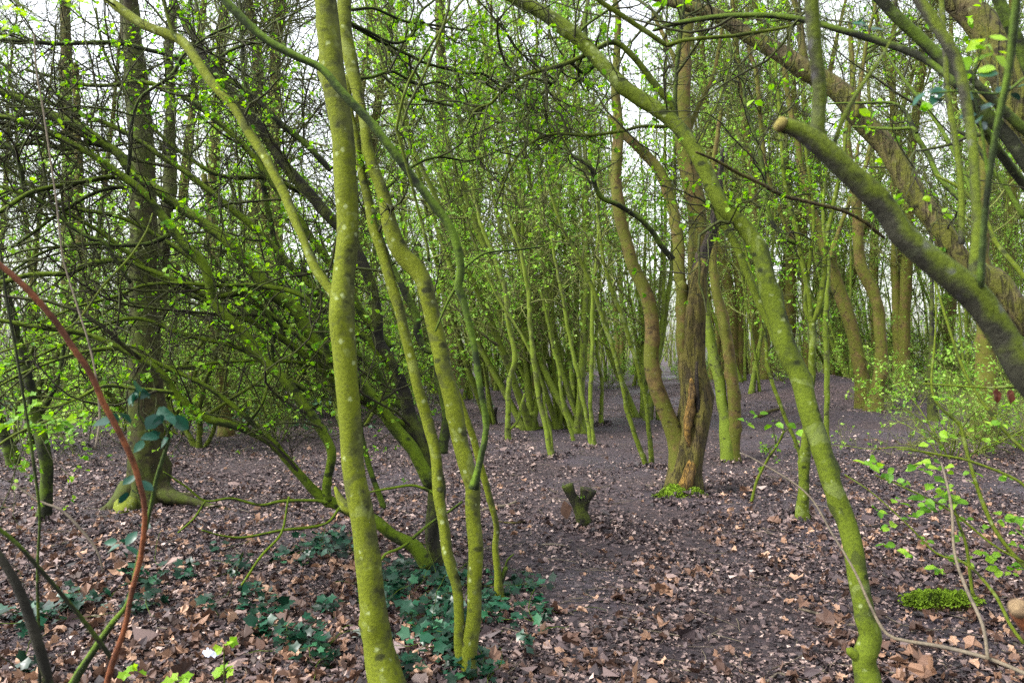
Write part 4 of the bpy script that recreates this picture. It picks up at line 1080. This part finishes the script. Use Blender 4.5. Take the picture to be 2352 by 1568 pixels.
# ---------------------------------------------------------------- ivy over the leaf litter at lower left
def build_ivy():
    g = np.random.default_rng(31)
    pat = [(760, 1270, 85, 26, 150), (690, 1290, 60, 18, 60), (470, 1275, 30, 10, 10), (560, 1310, 60, 18, 40), (330, 1350, 70, 16, 40), (420, 1345, 50, 14, 30),
           (200, 1390, 90, 24, 80), (100, 1430, 90, 26, 70), (30, 1440, 40, 20, 20), (350, 1410, 60, 22, 50), (590, 1400, 90, 26, 60), (740, 1420, 60, 22, 34), (600, 1450, 60, 20, 22), (880, 1340, 60, 34, 60),
           (940, 1320, 40, 30, 50), (905, 1385, 40, 24, 28), (1010, 1340, 60, 36, 110), (1090, 1380, 70, 40, 90), (880, 1400, 50, 60, 80), (1000, 1420, 60, 50, 80), (965, 1300, 34, 30, 40), (1140, 1400, 60, 30, 50), (1190, 1370, 50, 24, 34), (1250, 1350, 40, 16, 18), (1190, 1330, 30, 14, 10),
           (1230, 1430, 50, 24, 36), (1100, 1440, 50, 24, 34), (960, 1450, 60, 30, 60), (900, 1480, 50, 26, 40), (1000, 1500, 70, 30, 76), (1060, 1530, 60, 30, 60), (660, 1510, 80, 26, 76), (740, 1535, 60, 24, 60), (620, 1490, 40, 14, 20),
           (1040, 1570, 80, 24, 50), (930, 1560, 50, 24, 30), (1210, 1530, 30, 14, 10), (50, 1560, 60, 10, 10), (1240, 1475, 30, 14, 10), (520, 1430, 50, 16, 14)]
    b, vb = Bag(), Bag()
    for x, y, rx, ry, n in pat:
        n = max(5, int(n * 0.8)); k0 = max(1, n // 7)
        ctr = g.normal(0, 0.55, (k0, 2)); c = ctr[g.integers(0, k0, n)] + g.normal(0, 0.16, (n, 2))
        pp = np.array([GP(x + u * rx, max(1180, y + w * ry)) for u, w in c])
        pp[:, 2] = gz(pp[:, 0], pp[:, 1]) + g.uniform(0.015, 0.12, n)
        nm = nrm(np.array([0, -0.35, 1.0]) + g.normal(0, 0.48, pp.shape))
        leaves(b, LF_IVY, pp, g.normal(0, 1, pp.shape) * [1, 1, 0.2] + [0, -0.4, -0.15], nm, g.uniform(0.035, 0.085, n), g, 0.03)
        m = max(2, n // 9)
        st = pp[g.integers(0, n, m)].copy(); st[:, 2] -= 0.015
        A = grow(st, g.normal(0, 1, st.shape) * [1, 1, 0.05], g.uniform(0.15, 0.45, m), 8, 0.25, 0, g)
        A[:, :, 2] = np.maximum(gz(A[:, :, 0], A[:, :, 1]) + 0.008, A[:, :, 2] - 0.03)
        r = np.full(m, 0.0022); tubes(vb, A, r, r * 0.6, 4)
    root = empty('ivy', GP(800, 1400), 'dark blue green ivy creeping over the dead leaves at the lower left', 'ivy')
    root['kind'] = 'stuff'
    off = np.array(root.location)
    b.v = [v - off for v in b.v]; vb.v = [v - off for v in vb.v]
    b.obj('leaves', M['ivy'], root, stuff=True); vb.obj('stems', M['dark'], root, stuff=True)


build_ivy()


def evergreen_floor():
    """low dark undergrowth at the back left"""
    g = np.random.default_rng(35)
    n = 9000
    x = g.uniform(-0.75, -0.02, n); d = g.uniform(14, 30, n); x = x * d
    k = (np.sin(x * 0.9) + np.sin(d * 0.7 + x * .5) + g.normal(0, .5, n)) > 0.5
    x, d = x[k], d[k]
    p = np.stack([x, d, gz(x, d) + g.uniform(0.03, 0.6, len(x)) * g.uniform(0, 1, len(x))], -1)
    b = Bag()
    leaves(b, LF_SMALL, p, g.normal(0, 1, p.shape), nrm(np.array([0, -0.3, 1.0]) + g.normal(0, .5, p.shape)), g.uniform(.05, .11, len(x)), g)
    tag(b.obj('undergrowth', M['evergreen'], smooth=False), 'low dark evergreen undergrowth on the ground at the back left', 'ground cover', kind='stuff')


evergreen_floor()


# ---------------------------------------------------------------- single things on the ground
def leaf_thing(name, label, cat, x, y, d, size, tmpl, mat, axis, normal, ground=False):
    p = GP(x, y) if d is None else P(x, y, d)
    if ground: p[2] += 0.02
    b = Bag()
    leaves(b, tmpl, np.zeros((1, 3)), np.array([axis], float), np.array([normal], float), np.array([size]), np.random.default_rng(int(x)), 0.05)
    o = b.obj(name, M[mat], smooth=False)
    o.location = [float(c) for c in p]
    sol = o.modifiers.new('thick', 'SOLIDIFY'); sol.thickness = 0.0008
    return tag(o, label, cat)


st = empty('tree_stump', GP(1338, 1200), 'short dark forked stump with two sawn knobs, standing alone in the open', 'stump')
for nme, tr in (('trunk', '1344,1212,40 1341,1195,34 1335,1175,30 1326,1156,26 1315,1140,22 1309,1126,26 1305,1116,28'), ('fork', '1337,1180,24 1341,1160,23 1345,1146,24 1350,1134,34 1353,1126,36')):
    limb(tr, gdepth(1200), gdepth(1200), st, nme, 'hub', sides=16, lump=.08, ridges=.16, knots=1, keep_order=True, flat_end=True)
for tr in ('1305,1117,25 1304,1114,22', '1353,1127,32 1354,1124,28'):
    limb(tr, gdepth(1200) - .01, gdepth(1200) - .01, st, 'cut_face', 'char', sides=12, lump=.1, knots=0, keep_order=True, flat_end=True)
sprout(st, [(np.array([P(1342, 1160, 6.8), P(1345, 1120, 6.8), P(1350, 1095, 6.8)]), np.full(3, 0.004), 1.0)], np.random.default_rng(8), per_m=20, L1=(0.1, 0.4), n2=2, n3=1, leaf=0.022, leaf_n=1, up=0.8, r1=(0.001, 0.002))
leaf_thing('dead_leaf', 'curled brown dead leaf hanging beside the forked stump', 'leaf', 1299, 1150, 6.8, 0.16, LF_OVAL, 'litter_big', (0.05, 0.0, -1), (0.3, -1, 0.1))
post = empty('tree_stump', GP(1137, 972), 'small blackened snag left of the kinked green stem at mid distance', 'stump')
limb('1138,975,12 1137,960,10 1138,945,9 1142,938,6', gdepth(972), gdepth(972), post, 'trunk', 'char', ground=True, keep_order=True)


def fallen(label, tr, mat, lift=0.012, width_d=None):
    t = parse(tr)
    x0, y0, _ = t[0]
    root = empty('fallen_branch', GP(x0, y0), label, 'branch')
    pts = np.array([GP(x, y) for x, y, w in t]); rad = np.array([w / 2 * gdepth(y) / FPX for x, y, w in t])
    pts[:, 2] += rad * 0.6 + lift * (np.arange(len(t)) % 2)
    C = catmull(np.hstack([pts, rad[:, None]]), [8] * (len(t) - 1))
    V, Q, T = limb_tube(C[:, :3] - np.array(root.location), np.maximum(C[:, 3], .001), 8, .15, int(x0), knots=2)
    o = mesh_obj('branch', V, [Q, T], M[mat], root)


fallen('short barkless stick on the mud just right of the twin stemmed tree', '1108,1170,9 1140,1166,8 1165,1162,8 1185,1158,6', 'pale')
fallen('thin straight stick on the open floor below the forked stump', '1234,1240,5 1270,1239,5 1306,1239,4', 'pale')
fallen('long pale straight stick in the leaf litter left of the long leaning trunk', '1836,1398,6 1880,1415,6 1925,1428,6 1972,1440,5', 'pale')
fallen('thin curved stick nearest the bottom edge, left of the long leaning trunk', '1760,1560,5 1790,1545,6 1840,1552,6 1900,1535,5', 'pale')
fallen('mossy bent branch lying between the kinked stem and the entwined pair', '1180,979,7 1200,985,7 1225,986,6 1250,983,5', 'thin')
fallen('pale stick lying at the left below the slim dark leaning trunk', '92,1268,5 130,1262,5 185,1251,4', 'pale')
fallen('short dead branch lying beyond the mud right of the hollow dead tree', '1742,960,9 1765,952,8 1790,945,5', 'wood')
fallen('curved bleached twig in front of the ivy at the lower left', '195,1416,6 225,1420,7 250,1450,7 268,1478,6 284,1502,5', 'pale')
fallen('dark twig lying on the litter right of the long leaning trunk', '1985,1212,6 2015,1222,8 2040,1218,4', 'char')
fallen('thin bare twig on the mud left of the forked stump', '1150,1192,4 1178,1196,5 1210,1190,4', 'wood')

stone = empty('mossy_log', GP(2168, 1402), 'low rotten log end capped with vivid yellow green moss, in the litter at the right', 'log')
limb('2100,1392,44 2130,1392,52 2170,1392,54 2215,1388,46 2238,1384,30', gdepth(1400), gdepth(1400), stone, 'log', 'wood', sides=16, lump=.25, ridges=.1, keep_order=True)
for k, (x, y, s_) in enumerate(((2130, 1376, (.09, .07, .05)), (2168, 1376, (.10, .08, .05)), (2208, 1376, (.07, .07, .045)), (2110, 1386, (.06, .05, .045)))):
    q = P(x, y, gdepth(1400)) - np.array(stone.location)
    moss_clump(stone, q, s_, 60 + k)

lg = empty('sawn_log', P(2345, 1400, 1.0), 'blurred sawn end of a tan branch poking in at the right edge', 'branch')
limb('2520,1560,56 2440,1490,56 2380,1440,56 2352,1408,54 2342,1398,46', 1.0, 0.97, lg, 'branch', 'cane', keep_order=True, flat_end=True, sides=14, knots=2)
limb('2344,1400,47 2339,1394,44 2336,1391,30', 0.972, 0.965, lg, 'cut_face', 'cut_tan', keep_order=True, flat_end=True, sides=14, knots=0)

# crumpled foil
g_ = np.random.default_rng(3)
xx, yy = np.meshgrid(np.linspace(-1, 1, 9), np.linspace(-1, 1, 6))
V = np.stack([xx * 0.045, yy * 0.02, 0.012 + 0.010 * g_.uniform(-1, 1, xx.shape) + 0.01 * (1 - xx ** 2)], -1).reshape(-1, 3)
ii = np.arange(5)[:, None] * 9; jj = np.arange(8)[None]
Q = np.stack([ii + jj, ii + jj + 1, ii + jj + 10, ii + jj + 9], -1).reshape(-1, 4)
fm, nt, b = new_mat('crumpled_foil'); b.inputs['Base Color'].default_value = (0.62, 0.66, 0.8, 1); b.inputs['Metallic'].default_value = 0.7; b.inputs['Roughness'].default_value = 0.35
o = mesh_obj('wrapper', V, [Q], fm, smooth=False)
o.modifiers.new('thick', 'SOLIDIFY').thickness = 0.0006
o.location = [float(c) for c in GP(482, 1538)]; o.location.z += 0.03; o.rotation_euler = (0.35, 0.1, -0.6)
tag(o, 'small crumpled silver wrapper in the dead leaves at the bottom left', 'wrapper')

for x, y, s_, lab in ((1838, 1402, .10, 'large pink tan dead leaf lying open left of the long leaning trunk'), (178, 1380, .15, 'large tan dead leaf standing up among the ivy behind the dark bramble stems'), (1112, 1548, .12, 'broad tan leaf at the bottom edge beside the foot of the twin stemmed tree'), (2110, 1535, .12, 'big curled leaf at the bottom right below the mossy log'), (985, 1352, .09, 'rusty orange dead leaf under the dark tree among the ivy')):
    leaf_thing('dead_leaf', lab, 'leaf', x, y, None, s_, lobed(7, .55, .3), 'litter_big' if s_ != .09 else 'rust', (0.5, 0.6, 0.35), (0.1, -0.6, 0.8), True)
for k, (x, lab) in enumerate(((2287, 'dark red withered leaf hanging near the right edge below the sawn-off branch'), (2318, 'right hand of two dark red leaves hanging near the right edge'))):
    leaf_thing('withered_leaf', lab, 'leaf', x, 893, 2.3, 0.042, LF_OVAL, 'rust', (0.15, 0, -1), (0.2, -1, 0.2))

# ---------------------------------------------------------------- close stems, brambles and leafy sprays
def leafset(root, spots, mat, tmpl, nm='leaves', up=0.8, droop=0.1, seed=0, jit=0.03):
    """spots: (x, y, depth, size in photo px, count)"""
    g = np.random.default_rng(seed)
    b = Bag()
    for x, y, d, s, n in spots:
        c = P(x, y, d) - np.array(root.location)
        sz = s * d / FPX
        ang = g.uniform(0, 6.28) + np.arange(n) * 2 * math.pi / max(n, 1) * g.uniform(0.6, 1.0)
        ax = np.stack([np.cos(ang), np.sin(ang) * 0.8, -droop + g.normal(0, 0.3, n)], -1)
        nmv = nrm(np.array([0, -0.55, up]) + g.normal(0, 0.35, (n, 3)))
        p = c + ax * sz * 0.12 + g.normal(0, sz * 0.12, (n, 3))
        leaves(b, tmpl, p, ax, nmv, sz * g.uniform(0.75, 1.15, n), g, jit)
    return b.obj(nm, M[mat], root, smooth=tmpl is LF_OVAL or tmpl is LF_IVY, stuff=len(spots) > 8)


def plant(name, label, cat, at, stems, d=None):
    loc = P(*at)
    root = empty(name, loc, label, cat)
    for part, tr, d0, d1, mat in stems:
        t = parse(tr)
        e = 0 if t[0][1] > t[-1][1] else -1
        if t[e][1] >= 1560 and t[e][0] < 2300:              # carry the stem down to the soil below the frame
            yg = HZ + EYE * FPX / d0 + 30
            q = [(t[e][0] - 12, t[e][1] * 0.5 + yg * 0.5, t[e][2] * 1.04), (t[e][0] - 6, yg, t[e][2] * 1.1)]
            t = (q[::-1] + t) if e == 0 else (t + q)
        limb(t, d0, d1, root, part, mat, lump=.12)
    return root


br = plant('bramble', 'arching red brown bramble cane crossing the left side close to the camera', 'bramble', (246, 1600, 1.8),
           [('cane', '232,1640,16 246,1568,15 263,1511,14 287,1442,12 301,1357,12 322,1271,12 332,1169,12 318,1100,13 304,1054,14 274,989,14 239,921,14 212,859,14 164,791,14 120,729,14 51,651,14 0,605,13 -60,560,12', 1.85, 1.5, 'cane')])
br = plant('bramble', 'upright dark green bramble stem with blue green leaves in front of the red brown cane', 'bramble', (171, 1590, 1.8),
           [('cane', '150,1640,22 171,1568,20 205,1511,17 239,1460,16 262,1425,14 285,1395,10 298,1357,9 318,1271,10 342,1186,9 359,1100,9 380,1032,9 388,1000,6 370,960,4', 1.85, 1.7, 'snake'),
            ('shoot', '372,1010,6 345,985,5 318,950,4 322,900,3', 1.7, 1.65, 'snake'), ('shoot', '376,1030,5 385,1000,5 392,965,4', 1.7, 1.65, 'snake'), ('shoot', '335,1180,4 320,1140,4 310,1100,3', 1.75, 1.7, 'snake')])
leafset(br, [(325, 893, 1.65, 44, 3), (303, 903, 1.65, 36, 2), (275, 955, 1.65, 46, 3), (355, 950, 1.65, 46, 3), (392, 952, 1.64, 46, 3), (378, 1005, 1.66, 42, 3), (335, 1010, 1.67, 36, 2), (318, 1095, 1.7, 40, 3), (300, 1120, 1.7, 40, 2), (318, 1210, 1.75, 36, 3), (285, 1255, 1.75, 40, 3), (272, 1240, 1.75, 30, 2)], 'leaf_deep', LF_OVAL, seed=2, up=0.4, droop=0.35)
plant('bare_stem', 'thick dark bare stem curving up at the extreme lower left', 'stem', (109, 1600, 1.5), [('stem', '112,1640,22 109,1568,22 103,1528,23 79,1442,24 44,1350,22 0,1278,20 -50,1220,18', 1.5, 1.4, 'hub')])
plant('bare_stem', 'slender dark stem slanting from the left edge down to the bramble foot', 'stem', (226, 1470, 1.7), [('stem', '262,1520,10 226,1470,10 164,1391,9 96,1312,10 40,1250,10 0,1217,10 -50,1180,9', 1.75, 1.6, 'dark')])
plant('bare_stem', 'thin upright grey green stem near the left edge, rising from the bottom', 'stem', (92, 1600, 2.2), [('stem', '93,1640,7 92,1568,7 88,1440,7 86,1300,6 90,1180,6 76,1060,7 51,893,6 38,808,6 17,690,5 0,560,4', 2.2, 2.1, 'dark')])
plant('dead_twig', 'long pale dead twig hanging down across the upper left', 'twig', (133, 536, 2.4), [('twig', '219,1030,5 229,962,5 222,876,5 205,791,4 178,705,4 147,603,4 137,534,4 127,445,4 110,325,4 96,232,4 84,164,4 78,80,3', 2.3, 2.5, 'pale')])
plant('dead_twig', 'purplish grey dead twig slanting up to the right across the left thicket', 'twig', (191, 722, 2.6), [('twig', '0,808,4 68,787,4 150,757,4 191,722,5 239,654,5 301,586,5 338,527,4 350,490,3', 2.5, 2.7, 'grey')])
plant('dead_twig', 'bleached twig drooping over the floor in front of the trunk with spreading roots', 'twig', (181, 1210, 2.6), [('twig', '31,1110,5 90,1150,5 137,1169,6 181,1210,6 222,1264,5 236,1312,4', 2.6, 2.6, 'pale')])
sp_ = plant('leafy_branch', 'bright green leafy twig reaching in at the left edge above the floor', 'branch', (60, 980, 2.4), [('twig', '-60,1080,8 0,1020,6 60,985,5 130,960,4 190,945,3', 2.4, 2.5, 'moss_b')])
leafset(sp_, [(70, 930, 2.4, 26, 4), (45, 960, 2.4, 26, 4), (90, 975, 2.4, 24, 4), (130, 965, 2.4, 30, 5), (150, 990, 2.4, 28, 3), (180, 950, 2.45, 24, 4), (110, 985, 2.4, 26, 4), (195, 970, 2.45, 20, 3), (65, 910, 2.4, 22, 3)], 'leaf', LF_HAW, seed=4)
sp_ = plant('leafy_branch', 'blurred leafy spray hanging into the top left corner', 'branch', (60, 0, 1.3), [('twig', '-40,-60,8 20,-10,7 60,20,5 100,45,3', 1.3, 1.3, 'moss_b'), ('twig', '80,-60,6 130,-20,5 190,5,4', 1.35, 1.35, 'moss_b')])
leafset(sp_, [(25, 20, 1.3, 34, 3), (55, 35, 1.3, 34, 4), (20, 55, 1.3, 26, 3), (140, 5, 1.35, 30, 4), (185, 5, 1.35, 28, 3), (5, 85, 1.3, 26, 3)], 'leaf_hi', LF_HAW, seed=5)
sp_ = plant('seedling', 'young plant with bright lime leaves low at the bottom left', 'plant', (515, 1560, 2.9), [('stem', '520,1640,5 516,1560,4 514,1490,3', 2.9, 2.9, 'moss_b'), ('stem', '518,1600,4 430,1590,4 400,1560,3', 2.9, 2.85, 'moss_b')])
leafset(sp_, [(515, 1478, 2.9, 26, 5), (514, 1545, 2.9, 30, 5), (295, 1536, 2.8, 28, 2), (412, 1556, 2.85, 32, 5), (312, 1540, 2.8, 26, 2)], 'leaf_hi', LF_HAW, seed=6)
sp_ = plant('leafy_branch', 'cluster of big lime leaves above dark blue green ones in the top right corner', 'branch', (2250, 300, 1.25), [('twig', '2270,420,7 2255,300,6 2235,200,5 2245,140,4 2262,90,3', 1.25, 1.25, 'snake'), ('twig', '2352,180,7 2300,215,6 2200,210,5 2140,215,4', 1.3, 1.2, 'snake')])
leafset(sp_, [(2262, 88, 1.25, 48, 4), (2285, 118, 1.25, 46, 3), (2232, 118, 1.25, 46, 3), (2230, 160, 1.25, 40, 3)], 'leaf_hi', LF_OVAL, seed=7, up=0.5)
leafset(sp_, [(2135, 208, 1.22, 46, 3), (2178, 205, 1.22, 46, 3), (2150, 232, 1.22, 36, 2), (2255, 250, 1.25, 40, 3), (2250, 285, 1.25, 36, 3), (2330, 205, 1.28, 42, 3), (1985, 60, 1.6, 34, 3), (1975, 45, 1.6, 30, 2), (2235, 175, 1.25, 40, 2)], 'leaf_deep', LF_OVAL, nm='dark_leaves', seed=8, up=0.5)
sh = plant('leafy_branch', 'arching green stems with small flat leaf sprays low at the right edge', 'branch', (2352, 1310, 3.0),
           [('stem', '2420,1370,11 2352,1299,10 2287,1220,9 2246,1118,9 2222,1040,9 2212,1000,8 2202,972,8 2161,938,7 2140,893,6 2146,800,5 2150,720,4 2146,640,3', 3.0, 3.4, 'moss_b'),
            ('stem', '2380,1160,7 2352,1114,7 2300,1085,6 2219,1056,6 2160,1045,5 2106,1035,5 2060,1030,3', 3.0, 3.2, 'moss_b'),
            ('stem', '2420,1100,9 2350,1030,8 2300,979,8 2236,893,8 2202,825,7 2170,722,6 2150,650,4', 3.1, 3.5, 'moss_b'),
            ('stem', '2352,1477,8 2322,1436,8 2287,1367,8 2236,1306,7 2200,1285,6 2151,1270,5 2080,1200,4 2000,1130,3 1940,1090,3', 2.9, 3.3, 'moss_b'),
            ('stem', '2240,1365,8 2233,1357,8 2219,1254,7 2202,1203,6 2190,1160,5 2170,1100,4', 3.1, 3.2, 'moss_b'),
            ('stem', '2352,1290,6 2280,1250,5 2180,1170,5 2080,1120,4 2010,1090,3', 3.0, 3.2, 'moss_b'),
            ('stem', '2290,890,7 2340,888,7 2400,886,7 2270,890,5 2120,880,4', 2.3, 2.4, 'moss_b')])
g_ = np.random.default_rng(12)
sp2 = [(1990, 1062, 3.2, 26, 3), (2010, 1075, 3.2, 24, 3), (2040, 1085, 3.2, 26, 3), (1740, 950, 3.6, 20, 3), (1715, 970, 3.6, 22, 3), (1780, 975, 3.6, 22, 3), (1830, 985, 3.6, 22, 3), (2105, 1068, 3.1, 28, 4), (2125, 1078, 3.1, 28, 3), (2150, 1110, 3.1, 28, 4), (2165, 1140, 3.1, 26, 4), (2190, 1150, 3.1, 28, 4), (2120, 1145, 3.1, 28, 4), (2060, 1150, 3.1, 22, 3), (2140, 1170, 3.1, 26, 4), (2080, 1105, 3.1, 22, 3), (2015, 1175, 3.1, 22, 3), (2040, 1205, 3.1, 24, 3), (2090, 1190, 3.1, 20, 3), (2030, 1252, 3.0, 22, 3), (2090, 1270, 3.0, 22, 3), (2125, 1165, 3.0, 24, 3)]
sp2 += [(float(x), float(y), 3.2, float(s), 3) for x, y, s in zip(g_.uniform(2130, 2352, 46), g_.uniform(880, 1330, 46), g_.uniform(14, 26, 46))]
leafset(sh, sp2, 'leaf', LF_SMALL, seed=9, up=1.0)
plant('dead_twig', 'long pale dead runner crossing in front of the foot of the long leaning trunk', 'twig', (2038, 1456, 2.4),
      [('twig', '2420,1575,10 2352,1545,10 2270,1511,9 2168,1484,9 2080,1470,8 2038,1456,8 2007,1408,7 1963,1312,6 1911,1224,5 1850,1131,4 1740,1059,3 1700,1040,2', 2.3, 3.0, 'pale'),
       ('twig', '2269,1514,8 2257,1436,8 2222,1357,8 2200,1300,7 2190,1250,7 2185,1169,6 2168,1087,5 2160,1060,3', 2.4, 2.8, 'pale')])
plant('dead_twig', 'thin grey and olive stem pair hanging from the top, right of the twin stemmed tree', 'twig', (917, 290, 2.6),
      [('twig', '985,600,7 980,560,7 960,480,7 940,400,7 916,310,8 912,290,8 935,200,7 985,110,6 1040,30,5 1080,-20,4', 2.8, 2.6, 'moss_b'), ('twig', '925,290,6 935,250,6 975,170,7 1010,80,6 1030,20,6 1036,-40,5', 2.6, 2.5, 'grey')])
plant('dead_branch', 'bare tan branch curving down from the leaning trunk towards the sawn-off branch', 'branch', (1700, 390, 3.6),
      [('branch', '1600,348,6 1650,370,7 1700,400,8 1740,420,8 1800,450,9 1860,465,8 1920,480,8 1980,505,8 2030,545,7', 4.0, 3.4, 'wood')])
plant('hanging_stem', 'grey thin bare stem hanging in the top right beside the forked dark limbs', 'stem', (2192, 300, 1.9), [('stem', '2209,560,14 2209,428,15 2192,308,14 2178,222,13 2168,100,12 2160,-20,12', 1.9, 2.0, 'grey')])
